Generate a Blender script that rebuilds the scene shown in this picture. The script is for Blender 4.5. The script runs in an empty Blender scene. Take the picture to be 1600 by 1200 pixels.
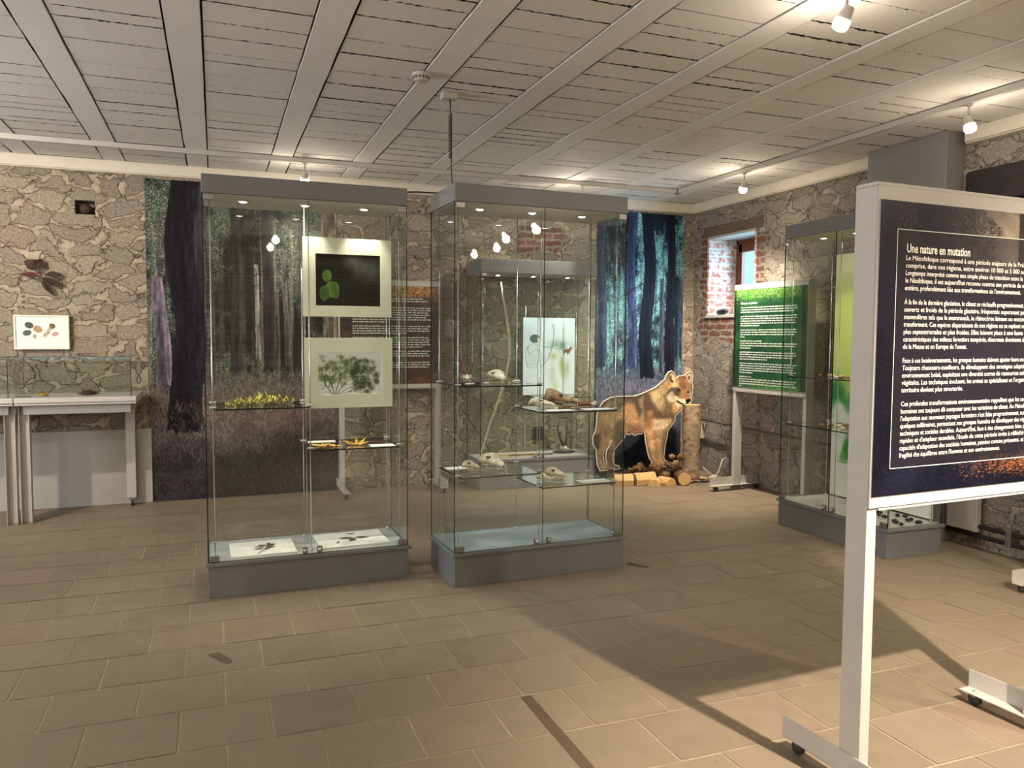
import bpy, math, random
import numpy as np
from mathutils import Vector, Matrix
PI = math.pi
S = bpy.context.scene
COL = S.collection

# ------------------------------------------------------------------ camera, world, exposure
F_PX = 1222.2
p_, r_, y_ = 0.06032782, 0.00526784, 0.36247996
def _rot(p, r, y):
    cy, sy = math.cos(y), math.sin(y); cp, sp = math.cos(p), math.sin(p); cr, sr = math.cos(r), math.sin(r)
    Rz = Matrix(((cy, -sy, 0), (sy, cy, 0), (0, 0, 1)))
    Rx = Matrix(((1, 0, 0), (0, cp, -sp), (0, sp, cp)))
    Ry = Matrix(((cr, 0, sr), (0, 1, 0), (-sr, 0, cr)))
    return Ry @ Rx @ Rz
RW = _rot(p_, r_, y_)                       # world -> (right, forward, up)
cam = bpy.data.cameras.new('camera'); camo = bpy.data.objects.new('camera', cam); COL.objects.link(camo)
cam.sensor_width = 36.0; cam.lens = 36.0 * F_PX / 1600.0; cam.clip_start = 0.05; cam.clip_end = 200
right, fwd, up = Vector(RW[0]), Vector(RW[1]), Vector(RW[2])
camo.matrix_world = Matrix((( right.x, up.x, -fwd.x, 0), (right.y, up.y, -fwd.y, 0), (right.z, up.z, -fwd.z, 1.5), (0, 0, 0, 1)))
S.camera = camo
S.view_settings.view_transform = 'Standard'; S.view_settings.look = 'None'
S.view_settings.gamma = 1.0; S.view_settings.use_curve_mapping = False
S.view_settings.exposure = 0.95
S.cycles.transparent_max_bounces = 48; S.cycles.max_bounces = 10; S.cycles.diffuse_bounces = 5
S.cycles.glossy_bounces = 4; S.cycles.use_denoising = True; S.cycles.caustics_reflective = False
S.cycles.sample_clamp_indirect = 4.0
W = bpy.data.worlds.new('sky'); S.world = W; W.use_nodes = True
W.node_tree.nodes['Background'].inputs[0].default_value = (0.42, 0.80, 0.90, 1)
W.node_tree.nodes['Background'].inputs[1].default_value = 0.9

def area(name, loc, rot, sx, sy, power, color):
    l = bpy.data.lights.new(name, 'AREA'); l.shape = 'RECTANGLE'; l.size = sx; l.size_y = sy
    l.energy = power; l.color = color
    o = bpy.data.objects.new(name, l); COL.objects.link(o); o.location = loc; o.rotation_euler = rot
    return o
# daylight at the right and left windows; the front window is added fill
area('daylight_right_window', (5.95, 6.75, 2.25), (0, math.radians(80), 0.25), 0.8, 0.9, 42, (0.50, 0.75, 1.0))
area('daylight_left_window', (-4.85, 4.4, 1.7), (0, -PI * .67, 0), 1.3, 1.4, 88, (0.78, 0.86, 1.0))
area('front_fill_light', (-2.7, -2.85, 1.7), (-PI * .69, 0, PI), 2.2, 1.4, 35, (1.0, 0.90, 0.78))
WARM = (1.0, 0.87, 0.72)

# ------------------------------------------------------------------ helpers
def tag(o, label=None, cat=None, group=None, kind=None):
    if label: o['label'] = label
    if cat: o['category'] = cat
    if group: o['group'] = group
    if kind: o['kind'] = kind
    return o
def empty(name, loc=(0, 0, 0), rz=0.0, label=None, cat=None, group=None):
    o = bpy.data.objects.new(name, None); COL.objects.link(o); o.location = loc; o.rotation_euler = (0, 0, rz)
    o.empty_display_size = 0.1
    return tag(o, label, cat, group)
class MB:
    def __init__(s): s.v = []; s.f = []; s.m = []; s.s = []
    def add(s, vs, fs, mi=0, smooth=False):
        k = len(s.v); s.v += [tuple(v) for v in vs]
        for f in fs: s.f.append(tuple(k + i for i in f)); s.m.append(mi); s.s.append(smooth)
        return s
    def box(s, x0, x1, y0, y1, z0, z1, mi=0, M=None):
        vs = [Vector((x, y, z)) for z in (z0, z1) for y in (y0, y1) for x in (x0, x1)]
        if M: vs = [M @ v for v in vs]
        fs = [(0, 2, 3, 1), (4, 5, 7, 6), (0, 1, 5, 4), (2, 6, 7, 3), (0, 4, 6, 2), (1, 3, 7, 5)]
        mm = mi if isinstance(mi, (list, tuple)) else [mi] * 6
        k = len(s.v); s.v += [tuple(v) for v in vs]
        for f, m in zip(fs, mm): s.f.append(tuple(k + i for i in f)); s.m.append(m); s.s.append(False)
        return s
    def tube(s, pts, r, n=10, mi=0, cap=True):
        pts = [Vector(p) for p in pts]; R = r if isinstance(r, (list, tuple)) else [r] * len(pts)
        k = len(s.v); prev = None
        for i, p in enumerate(pts):
            t = (pts[min(i + 1, len(pts) - 1)] - pts[max(i - 1, 0)])
            t = t.normalized() if t.length > 1e-9 else Vector((0, 0, 1))
            if prev is None:
                a = Vector((0, 0, 1)) if abs(t.z) < .9 else Vector((1, 0, 0)); nrm = t.cross(a).normalized()
            else:
                nrm = (prev - t * prev.dot(t)); nrm = nrm.normalized() if nrm.length > 1e-6 else t.orthogonal().normalized()
            prev = nrm; b = t.cross(nrm)
            for j in range(n):
                a = 2 * PI * j / n; s.v.append(tuple(p + (nrm * math.cos(a) + b * math.sin(a)) * R[i]))
        for i in range(len(pts) - 1):
            for j in range(n):
                s.f.append((k + i * n + j, k + i * n + (j + 1) % n, k + (i + 1) * n + (j + 1) % n, k + (i + 1) * n + j)); s.m.append(mi); s.s.append(True)
        if cap:
            s.f.append(tuple(k + j for j in reversed(range(n)))); s.m.append(mi); s.s.append(False)
            e = k + (len(pts) - 1) * n
            s.f.append(tuple(e + j for j in range(n))); s.m.append(mi); s.s.append(False)
        return s
    def lathe(s, prof, c=(0, 0, 0), n=20, mi=0, M=None, mis=None):
        k = len(s.v)
        for r, z in prof:
            for j in range(n):
                a = 2 * PI * j / n; v = Vector((c[0] + r * math.cos(a), c[1] + r * math.sin(a), c[2] + z))
                s.v.append(tuple(M @ v if M else v))
        for i in range(len(prof) - 1):
            for j in range(n):
                s.f.append((k + i * n + j, k + i * n + (j + 1) % n, k + (i + 1) * n + (j + 1) % n, k + (i + 1) * n + j))
                s.m.append(mis[i] if mis else mi); s.s.append(True)
        s.f.append(tuple(k + j for j in reversed(range(n)))); s.m.append(mis[0] if mis else mi); s.s.append(False)
        e = k + (len(prof) - 1) * n
        s.f.append(tuple(e + j for j in range(n))); s.m.append(mis[-1] if mis else mi); s.s.append(False)
        return s
    def ball(s, c, r, n=12, mi=0, M=None, fn=None):
        k = len(s.v); rx, ry, rz = r if isinstance(r, (list, tuple)) else (r, r, r); m = n
        ring = []
        for i in range(1, m):
            for j in range(2 * n):
                a = PI * i / m; b = 2 * PI * j / (2 * n); d = Vector((math.sin(a) * math.cos(b), math.sin(a) * math.sin(b), math.cos(a)))
                q = fn(d) if fn else 1.0
                v = Vector((c[0] + d.x * rx * q, c[1] + d.y * ry * q, c[2] + d.z * rz * q)); ring.append(v)
        top = Vector((c[0], c[1], c[2] + rz)); bot = Vector((c[0], c[1], c[2] - rz)); vs = [top] + ring + [bot]
        if M: vs = [M @ v for v in vs]
        s.v += [tuple(v) for v in vs]; N = 2 * n
        for j in range(N): s.f.append((k, k + 1 + j, k + 1 + (j + 1) % N)); s.m.append(mi); s.s.append(True)
        for i in range(m - 2):
            for j in range(N):
                s.f.append((k + 1 + i * N + j, k + 1 + (i + 1) * N + j, k + 1 + (i + 1) * N + (j + 1) % N, k + 1 + i * N + (j + 1) % N)); s.m.append(mi); s.s.append(True)
        e = k + 1 + (m - 1) * N; l = k + 1 + (m - 2) * N
        for j in range(N): s.f.append((e, l + (j + 1) % N, l + j)); s.m.append(mi); s.s.append(True)
        return s
    def build(s, name, mats, parent=None, bevel=0.0, seg=2, loc=None, rot=None):
        me = bpy.data.meshes.new(name); me.from_pydata(s.v, [], s.f)
        for m in (mats if isinstance(mats, (list, tuple)) else [mats]): me.materials.append(m)
        me.polygons.foreach_set('material_index', s.m); me.polygons.foreach_set('use_smooth', s.s); me.update()
        o = bpy.data.objects.new(name, me); COL.objects.link(o)
        if parent: o.parent = parent
        if loc: o.location = loc
        if rot: o.rotation_euler = rot
        if bevel:
            b = o.modifiers.new('bevel', 'BEVEL'); b.width = bevel; b.segments = seg; b.limit_method = 'ANGLE'; b.angle_limit = math.radians(40)
        return o
def copy_tree(o, parent=None):
    c = o.copy(); COL.objects.link(c)
    if parent: c.parent = parent
    for ch in list(o.children): copy_tree(ch, c)
    return c
def uvquad(name, w, h, mat, parent, thick=0.004, edge=None, loc=None, rot=None):
    """a flat print in the xz plane facing -y: image on the front, plain edge"""
    me = bpy.data.meshes.new(name)
    v = [(0, 0, 0), (w, 0, 0), (w, 0, h), (0, 0, h), (0, thick, 0), (w, thick, 0), (w, thick, h), (0, thick, h)]
    f = [(0, 1, 2, 3), (5, 4, 7, 6), (0, 4, 5, 1), (3, 2, 6, 7), (0, 3, 7, 4), (1, 5, 6, 2)]
    me.from_pydata(v, [], f); uv = me.uv_layers.new(name='uv')
    for i, c in enumerate([(0, 0), (1, 0), (1, 1), (0, 1)]): uv.data[i].uv = c
    me.materials.append(mat); me.materials.append(edge or mat)
    for p in me.polygons: p.material_index = 0 if p.index == 0 else 1
    o = bpy.data.objects.new(name, me); COL.objects.link(o)
    if parent: o.parent = parent
    if loc: o.location = loc
    if rot: o.rotation_euler = rot
    return o

# ------------------------------------------------------------------ materials
def mat(name, col=(.8, .8, .8), rough=.5, metal=0.0, emit=None, es=1.0, spec=None, coat=0):
    m = bpy.data.materials.new(name); m.use_nodes = True; b = m.node_tree.nodes['Principled BSDF']
    b.inputs['Base Color'].default_value = (*col, 1); b.inputs['Roughness'].default_value = rough; b.inputs['Metallic'].default_value = metal
    if spec is not None: b.inputs['Specular IOR Level'].default_value = spec
    if coat: b.inputs['Coat Weight'].default_value = coat
    if emit: b.inputs['Emission Color'].default_value = (*emit, 1); b.inputs['Emission Strength'].default_value = es
    return m
class NT:
    def __init__(s, m): s.m = m; s.t = m.node_tree; s.b = s.t.nodes['Principled BSDF']
    def n(s, typ, ins=None, **kw):
        nd = s.t.nodes.new(typ)
        for k, v in kw.items(): setattr(nd, k, v)
        for k, v in (ins or {}).items():
            if isinstance(v, bpy.types.NodeSocket): s.t.links.new(v, nd.inputs[k])
            else: nd.inputs[k].default_value = v
        return nd
    def math(s, op, a, b=0.0, clamp=False):
        nd = s.n('ShaderNodeMath', {0: a, 1: b}, operation=op, use_clamp=clamp); return nd.outputs[0]
    def ramp(s, fac, stops, interp='LINEAR'):
        nd = s.n('ShaderNodeValToRGB', {0: fac}); cr = nd.color_ramp; cr.interpolation = interp
        while len(cr.elements) > 1: cr.elements.remove(cr.elements[-1])
        cr.elements[0].position = stops[0][0]; cr.elements[0].color = (*stops[0][1], 1)
        for p, c in stops[1:]: e = cr.elements.new(p); e.color = (*c, 1)
        return nd.outputs[0]
    def mix(s, fac, a, b, blend='MIX'):
        nd = s.n('ShaderNodeMix', data_type='RGBA', blend_type=blend)
        for idx, v in ((0, fac), (6, a), (7, b)):
            if isinstance(v, bpy.types.NodeSocket): s.t.links.new(v, nd.inputs[idx])
            elif idx == 0: nd.inputs[0].default_value = v
            else: nd.inputs[idx].default_value = (*v, 1) if len(v) == 3 else v
        return nd.outputs[2]
    def link(s, out, inp): s.t.links.new(out, inp)
    def noise(s, vec, scale, detail=4, rough=.55, out='Fac'):
        return s.n('ShaderNodeTexNoise', {'Vector': vec, 'Scale': scale, 'Detail': detail, 'Roughness': rough}).outputs[out]
    def bump(s, h, strength=.5, dist=.01):
        nd = s.n('ShaderNodeBump', {'Height': h, 'Strength': strength, 'Distance': dist}); s.link(nd.outputs[0], s.b.inputs['Normal'])
def lin(*c): return tuple(((x / 255) / 12.92 if x / 255 <= .04045 else ((x / 255 + .055) / 1.055) ** 2.4) for x in c)

def mottled(name, c1, c2, rough=.6, scale=20, bump=.0, metal=0.0):
    m = mat(name, c1, rough, metal); t = NT(m); co = t.n('ShaderNodeTexCoord').outputs['Object']
    f = t.noise(co, scale, 5)
    t.link(t.mix(t.ramp(f, [(.3, (0, 0, 0)), (.7, (1, 1, 1))]), c1, c2), t.b.inputs['Base Color'])
    if bump: t.bump(f, bump, .004)
    return m

M_white = mottled('white_painted_metal', lin(186, 180, 171), lin(180, 174, 165), .45, 6)
M_case = mottled('grey_case_metal', lin(112, 114, 115), lin(106, 108, 109), .5, 4)
M_greyliner = mottled('grey_liner', lin(170, 174, 172), lin(156, 162, 162), .6, 5)
M_blueliner = mottled('blue_grey_liner', lin(158, 170, 176), lin(136, 150, 158), .45, 4)
M_cream = mottled('cream_lining', lin(206, 200, 184), lin(200, 194, 178), .6, 6)
M_chrome = mat('chrome', (.75, .75, .74), .22, 1.0)
M_steel = mottled('brushed_steel', lin(150, 145, 138), lin(130, 125, 120), .38, 60, 0, .8)
M_edge = mat('glass_edge', lin(14, 40, 36), .12)
M_black = mat('black_plastic', lin(22, 22, 24), .4)
M_rubber = mottled('grey_rubber', lin(60, 58, 56), lin(48, 46, 45), .6, 30)
M_boxing = mottled('grey_painted_boxing', lin(128, 126, 122), lin(122, 120, 116), .6, 4)
M_paper = mottled('paper', lin(238, 236, 228), lin(228, 226, 218), .8, 8)
M_card = mottled('cream_mount_card', lin(226, 226, 206), lin(220, 220, 200), .8, 5)
M_plaster = mottled('grey_plaster', lin(176, 172, 163), lin(166, 162, 153), .8, 3)
M_lens = mat('lamp_lens', (1, 1, 1), .3, emit=(1.0, .88, .68), es=18)
M_lensc = mat('lamp_lens_cool', (1, 1, 1), .3, emit=(.92, .96, 1.0), es=16)
M_bulb = mat('frosted_bulb', (1, 1, 1), .3, emit=(1.0, .86, .66), es=14)

def glass_mat(name, tint, refl=1.0):
    m = bpy.data.materials.new(name); m.use_nodes = True; t = m.node_tree; t.nodes.clear()
    o = t.nodes.new('ShaderNodeOutputMaterial'); mx = t.nodes.new('ShaderNodeMixShader')
    tr = t.nodes.new('ShaderNodeBsdfTransparent'); tr.inputs[0].default_value = (*tint, 1)
    gl = t.nodes.new('ShaderNodeBsdfGlossy'); gl.inputs['Roughness'].default_value = 0.0; gl.inputs[0].default_value = (1, 1, 1, 1)
    fr = t.nodes.new('ShaderNodeFresnel'); fr.inputs['IOR'].default_value = 1.5
    ge = t.nodes.new('ShaderNodeNewGeometry')
    a = t.nodes.new('ShaderNodeMath'); a.operation = 'SUBTRACT'; a.inputs[0].default_value = 1.0; t.links.new(ge.outputs['Backfacing'], a.inputs[1])
    b = t.nodes.new('ShaderNodeMath'); b.operation = 'MULTIPLY'; t.links.new(fr.outputs[0], b.inputs[0]); t.links.new(a.outputs[0], b.inputs[1])
    c = t.nodes.new('ShaderNodeMath'); c.operation = 'MULTIPLY'; t.links.new(b.outputs[0], c.inputs[0]); c.inputs[1].default_value = refl; c.use_clamp = True
    t.links.new(c.outputs[0], mx.inputs[0]); t.links.new(tr.outputs[0], mx.inputs[1]); t.links.new(gl.outputs[0], mx.inputs[2]); t.links.new(mx.outputs[0], o.inputs[0])
    return m
M_glass = glass_mat('display_glass', (.960, .978, .968), 1.15)
M_pane = glass_mat('window_glass', (.9, .96, .98), 1.0)

def stone_mat(name, axis, brick_box=None, warm=1.0):
    """fieldstone wall with mortar; axis = 'x' or 'y' is the wall's run; brick_box = (u0,u1,z0,z1) patch of bricks"""
    m = mat(name, (.5, .4, .3), .9, spec=.15); t = NT(m); co = t.n('ShaderNodeTexCoord').outputs['Object']
    sp = t.n('ShaderNodeSeparateXYZ', {0: co}); u = sp.outputs[0 if axis == 'x' else 1]; z = sp.outputs[2]
    uv = t.n('ShaderNodeCombineXYZ', {0: u, 1: z, 2: 0.0}).outputs[0]
    nz = t.noise(uv, 3.5, 3, .6, 'Color'); nz2 = t.noise(uv, 14, 3, .6, 'Color')
    w = t.n('ShaderNodeVectorMath', {0: nz, 1: (.5, .5, .5)}, operation='SUBTRACT').outputs[0]
    w = t.n('ShaderNodeVectorMath', {0: w, 3: .22}, operation='SCALE').outputs[0]
    w2 = t.n('ShaderNodeVectorMath', {0: nz2, 1: (.5, .5, .5)}, operation='SUBTRACT').outputs[0]
    w2 = t.n('ShaderNodeVectorMath', {0: w2, 3: .07}, operation='SCALE').outputs[0]
    q = t.n('ShaderNodeVectorMath', {0: uv, 1: w}, operation='ADD').outputs[0]
    q = t.n('ShaderNodeVectorMath', {0: q, 1: w2}, operation='ADD').outputs[0]
    q = t.n('ShaderNodeVectorMath', {0: q, 1: (3.4, 7.0, 1)}, operation='MULTIPLY').outputs[0]
    ve = t.n('ShaderNodeTexVoronoi', {'Vector': q, 'Scale': 1.0, 'Randomness': .85}, feature='DISTANCE_TO_EDGE', voronoi_dimensions='2D').outputs[0]
    vc = t.n('ShaderNodeTexVoronoi', {'Vector': q, 'Scale': 1.0, 'Randomness': .85}, feature='F1', voronoi_dimensions='2D').outputs['Color']
    cellv = t.n('ShaderNodeSeparateColor', {0: vc})
    fine = t.noise(uv, 45, 6, .65); mid = t.noise(uv, 9, 5, .6); big = t.noise(uv, 1.3, 3)
    if warm: cols = [(0, lin(118, 104, 88)), (.3, lin(152, 136, 115)), (.55, lin(130, 118, 105)), (.8, lin(170, 155, 132)), (1, lin(142, 118, 99))]
    else: cols = [(0, lin(104, 96, 90)), (.3, lin(146, 136, 124)), (.55, lin(122, 112, 104)), (.8, lin(164, 154, 140)), (1, lin(134, 112, 98))]
    stone = t.ramp(cellv.outputs[0], cols)
    stone = t.mix(t.ramp(fine, [(.3, (0, 0, 0)), (.75, (1, 1, 1))]), t.mix(.50, stone, lin(78, 68, 58)), t.mix(.42, stone, lin(205, 194, 172)))
    mort = t.mix(t.ramp(mid, [(.35, (0, 0, 0)), (.65, (1, 1, 1))]), lin(150, 132, 112) if warm else lin(132, 124, 114), lin(186, 170, 146) if warm else lin(166, 156, 142))
    # wobbling mortar width; some stones are buried under render
    thr = t.math('MULTIPLY', t.math('SUBTRACT', mid, .36), .62)
    d = t.math('SUBTRACT', ve, thr)
    ms = t.ramp(t.math('ADD', t.math('MULTIPLY', d, 9.0), .3), [(.0, (0, 0, 0)), (.5, (1, 1, 1))])
    col = t.mix(ms, mort, stone)
    line = t.ramp(t.math('ABSOLUTE', t.math('ADD', d, .004)), [(0, (1, 1, 1)), (.022, (.25, .25, .25)), (.05, (0, 0, 0))])
    lm = t.ramp(t.noise(uv, 6, 3), [(.35, (0, 0, 0)), (.6, (.85, .85, .85))])
    col = t.mix(t.math('MULTIPLY', line, lm), col, lin(66, 50, 38))
    hgt = t.math('ADD', t.math('MULTIPLY', ms, .6), t.math('ADD', t.math('MULTIPLY', mid, .9), t.math('MULTIPLY', fine, .35)))
    hgt = t.math('SUBTRACT', hgt, t.math('MULTIPLY', line, .5))
    if brick_box:
        u0, u1, z0, z1 = brick_box
        sc = t.n('ShaderNodeVectorMath', {0: uv, 1: w2}, operation='ADD').outputs[0]
        bt = t.n('ShaderNodeTexBrick', {'Vector': sc, 'Color1': (*lin(122, 68, 54), 1), 'Color2': (*lin(92, 66, 58), 1), 'Mortar': (*lin(146, 136, 124), 1), 'Scale': 1.0,
                 'Mortar Size': .015, 'Mortar Smooth': .3, 'Brick Width': .21, 'Row Height': .072, 'Bias': 0.0})
        bcol = t.mix(t.ramp(fine, [(.4, (0, 0, 0)), (.8, (.6, .6, .6))]), bt.outputs[0], lin(150, 112, 92))
        jit = t.math('MULTIPLY', t.math('SUBTRACT', t.noise(uv, 4.5, 3), .5), .55)
        uu = t.math('ADD', u, jit); zz = t.math('ADD', z, jit)
        inside = t.math('MULTIPLY', t.math('MULTIPLY', t.math('GREATER_THAN', uu, u0), t.math('LESS_THAN', uu, u1)), t.math('MULTIPLY', t.math('GREATER_THAN', zz, z0), t.math('LESS_THAN', zz, z1)))
        col = t.mix(inside, col, bcol)
        hb = t.math('ADD', t.math('MULTIPLY', bt.outputs[1], -.8), t.math('MULTIPLY', fine, .5))
        hgt = t.math('ADD', t.math('MULTIPLY', hgt, t.math('SUBTRACT', 1.0, inside)), t.math('MULTIPLY', hb, inside))
    col = t.mix(t.ramp(big, [(.35, (0, 0, 0)), (.7, (.5, .5, .5))]), col, t.mix(.35, col, lin(120, 108, 96)))
    t.link(col, t.b.inputs['Base Color']); t.bump(hgt, .85, .03)
    return m
M_stone_back = stone_mat('fieldstone_back', 'x', (2.95, 3.5, 2.42, 2.64), 1.0)
M_stone_right = stone_mat('fieldstone_right', 'y', (6.44, 7.50, 1.46, 2.60), 0)
M_stone_side = stone_mat('fieldstone_side', 'y', None, 1.0)

def brick_mat():
    m = mat('brick_reveal', (.4, .2, .15), .9, spec=.1); t = NT(m); co = t.n('ShaderNodeTexCoord').outputs['Object']
    sp = t.n('ShaderNodeSeparateXYZ', {0: co}); a = t.math('ADD', sp.outputs[0], sp.outputs[1])
    uv = t.n('ShaderNodeCombineXYZ', {0: a, 1: sp.outputs[2]}).outputs[0]
    bt = t.n('ShaderNodeTexBrick', {'Vector': uv, 'Color1': (*lin(190, 112, 92), 1), 'Color2': (*lin(160, 104, 92), 1), 'Mortar': (*lin(200, 196, 188), 1), 'Scale': 1.0,
             'Mortar Size': .012, 'Mortar Smooth': .3, 'Brick Width': .24, 'Row Height': .08})
    f = t.noise(co, 22, 5)
    t.link(t.mix(t.ramp(f, [(.4, (0, 0, 0)), (.62, (1, 1, 1))]), bt.outputs[0], lin(205, 198, 190)), t.b.inputs['Base Color'])
    t.bump(t.math('ADD', t.math('MULTIPLY', bt.outputs[1], -1), f), .6, .01); return m
M_brick = brick_mat()

def ceiling_mat(name, c, seam=False):
    m = mat(name, c, .75, spec=.2); t = NT(m); co = t.n('ShaderNodeTexCoord').outputs['Object']
    st = t.n('ShaderNodeVectorMath', {0: co, 1: (3, 14, 3)}, operation='MULTIPLY').outputs[0]
    f = t.noise(st, 6, 6, .7); g = t.noise(co, 1.7, 3)
    dk = tuple(x * .90 for x in c); lt = tuple(min(1, x * 1.06) for x in c)
    t.link(t.mix(t.ramp(g, [(.3, (0, 0, 0)), (.7, (1, 1, 1))]), t.mix(t.ramp(f, [(.35, (0, 0, 0)), (.6, (1, 1, 1))]), dk, c), t.mix(t.ramp(f, [(.35, (0, 0, 0)), (.6, (1, 1, 1))]), c, lt)), t.b.inputs['Base Color'])
    t.bump(f, .35, .004); return m
M_board = ceiling_mat('white_boards', lin(222, 216, 206))
M_beam = ceiling_mat('white_beams', lin(226, 221, 212))
M_trim = mottled('cream_trim', lin(214, 203, 184), lin(206, 195, 176), .6, 5)
M_void = mat('dark_gap', lin(30, 26, 22), 1)

def tile_mat():
    m = mat('stone_tiles', lin(130, 115, 95), .55, spec=.35); t = NT(m); co = t.n('ShaderNodeTexCoord').outputs['Object']
    at = t.n('ShaderNodeAttribute', attribute_name='tone'); sc = t.n('ShaderNodeSeparateColor', {0: at.outputs['Color']})
    base = t.ramp(sc.outputs[0], [(0, lin(114, 102, 84)), (.35, lin(126, 113, 94)), (.6, lin(119, 108, 89)), (.8, lin(127, 109, 92)), (1, lin(121, 111, 89))])
    f = t.noise(co, 9, 6, .65); g = t.noise(co, 55, 4, .6); b = t.noise(co, .9, 3)
    col = t.mix(t.ramp(f, [(.3, (0, 0, 0)), (.72, (.8, .8, .8))]), base, t.mix(.4, base, lin(150, 133, 110)))
    col = t.mix(t.ramp(b, [(.4, (0, 0, 0)), (.65, (.6, .6, .6))]), col, t.mix(.35, col, lin(132, 114, 98)))
    sp = t.ramp(t.n('ShaderNodeTexVoronoi', {'Vector': co, 'Scale': 7.0}).outputs[0], [(0, (1, 1, 1)), (.035, (.8, .8, .8)), (.05, (0, 0, 0))])
    col = t.mix(t.math('MULTIPLY', sp, .5), col, lin(70, 58, 46))
    t.link(col, t.b.inputs['Base Color']); t.link(t.ramp(f, [(.3, (.42, .42, .42)), (.7, (.6, .6, .6))]), t.b.inputs['Roughness'])
    t.bump(t.math('ADD', f, t.math('MULTIPLY', g, .3)), .25, .006); return m
M_tile = tile_mat()
M_grout = mottled('grout', lin(168, 152, 126), lin(142, 127, 103), .9, 12)
M_darktile = mottled('dark_filler', lin(92, 74, 56), lin(82, 66, 50), .7, 15)

def wood_mat(name, c1, c2, rough=.7, scale=(2, 2, 18)):
    m = mat(name, c1, rough); t = NT(m); co = t.n('ShaderNodeTexCoord').outputs['Object']
    st = t.n('ShaderNodeVectorMath', {0: co, 1: scale}, operation='MULTIPLY').outputs[0]
    f = t.noise(st, 4, 5, .65)
    t.link(t.mix(t.ramp(f, [(.3, (0, 0, 0)), (.7, (1, 1, 1))]), c1, c2), t.b.inputs['Base Color']); t.bump(f, .3, .004); return m
M_winwood = wood_mat('brown_window_wood', lin(120, 62, 34), lin(88, 44, 24), .5, (18, 18, 2))
M_lintel = wood_mat('weathered_lintel_wood', lin(116, 96, 82), lin(84, 66, 54), .8, (14, 2, 14))
M_darkbeam = wood_mat('dark_old_timber', lin(48, 42, 40), lin(28, 24, 24), .8, (14, 2, 14))
M_bark = wood_mat('birch_bark', lin(176, 154, 122), lin(92, 66, 46), .85, (3.2, 3.2, 4.5))
M_cutwood = wood_mat('split_wood', lin(222, 186, 128), lin(176, 130, 74), .75, (20, 4, 20))
M_bowwood = wood_mat('pale_bow_wood', lin(214, 200, 168), lin(176, 158, 122), .6, (20, 20, 4))
M_logbark = wood_mat('log_bark', lin(130, 94, 60), lin(70, 46, 28), .9, (4, 20, 20))
M_bone = mottled('old_bone', lin(228, 218, 192), lin(164, 144, 108), .6, 30, .4)
M_bonebrown = mottled('stained_bone', lin(196, 162, 116), lin(84, 60, 40), .65, 26, .5)
M_socket = mat('bone_hollow', lin(40, 30, 20), .9)
M_antler = mottled('antler', lin(140, 92, 56), lin(88, 58, 38), .7, 60, .6)
M_antlergrey = mottled('grey_antler', lin(96, 88, 76), lin(62, 54, 46), .7, 60, .6)
M_plinthwood = mottled('dark_plinth_wood', lin(44, 32, 26), lin(30, 22, 18), .5, 20)
M_cone = mottled('pine_cone', lin(176, 138, 92), lin(72, 46, 28), .85, 60, .4)
M_leafdark = mottled('dried_leaf_brown', lin(74, 50, 34), lin(44, 30, 20), .8, 30, .2)
M_leafred = mottled('dried_leaf_red', lin(92, 40, 30), lin(64, 28, 22), .8, 30)
M_yellow = mottled('yellow_leaf', lin(220, 184, 70), lin(182, 130, 44), .6, 40)
M_moss = mottled('moss_green_yellow', lin(170, 166, 52), lin(104, 112, 38), .7, 60)
M_olive = mottled('pressed_leaf', lin(96, 92, 66), lin(74, 70, 48), .8, 40)

# ------------------------------------------------------------------ painted prints (made here, pixel by pixel)
def smoothgrid(rng, h, w, cy, cx):
    g = rng.random((cy + 2, cx + 2)); y = np.linspace(0, cy, h, endpoint=False); x = np.linspace(0, cx, w, endpoint=False)
    yi = y.astype(int); xi = x.astype(int); fy = (y - yi)[:, None]; fx = (x - xi)[None, :]
    fy = fy * fy * (3 - 2 * fy); fx = fx * fx * (3 - 2 * fx)
    a = g[yi][:, xi]; b = g[yi][:, xi + 1]; c = g[yi + 1][:, xi]; d = g[yi + 1][:, xi + 1]
    return (a * (1 - fx) + b * fx) * (1 - fy) + (c * (1 - fx) + d * fx) * fy
def fbm(rng, h, w, cy, cx, oct=5, gain=.55):
    o = np.zeros((h, w)); a = 1; tot = 0
    for k in range(oct):
        if cy * 2 ** k > h * .8 or cx * 2 ** k > w * .8: break
        o += a * smoothgrid(rng, h, w, int(cy * 2 ** k) or 1, int(cx * 2 ** k) or 1); tot += a; a *= gain
    return o / tot
def C(*c): return np.array(c, float) / 255
def lerp(a, b, t): return a * (1 - t[..., None]) + b * t[..., None]
def sstep(x, a, b): t = np.clip((x - a) / (b - a), 0, 1); return t * t * (3 - 2 * t)
def blur(a, r):
    if r < 1: return a
    for ax in (0, 1):
        pad = [(0, 0)] * a.ndim; pad[ax] = (r + 1, r); c = np.cumsum(np.pad(a, pad, mode='edge'), axis=ax)
        n = a.shape[ax]; hi = [slice(None)] * a.ndim; lo = [slice(None)] * a.ndim
        hi[ax] = slice(2 * r + 1, 2 * r + 1 + n); lo[ax] = slice(0, n); a = (c[tuple(hi)] - c[tuple(lo)]) / (2 * r + 1)
    return a
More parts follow.
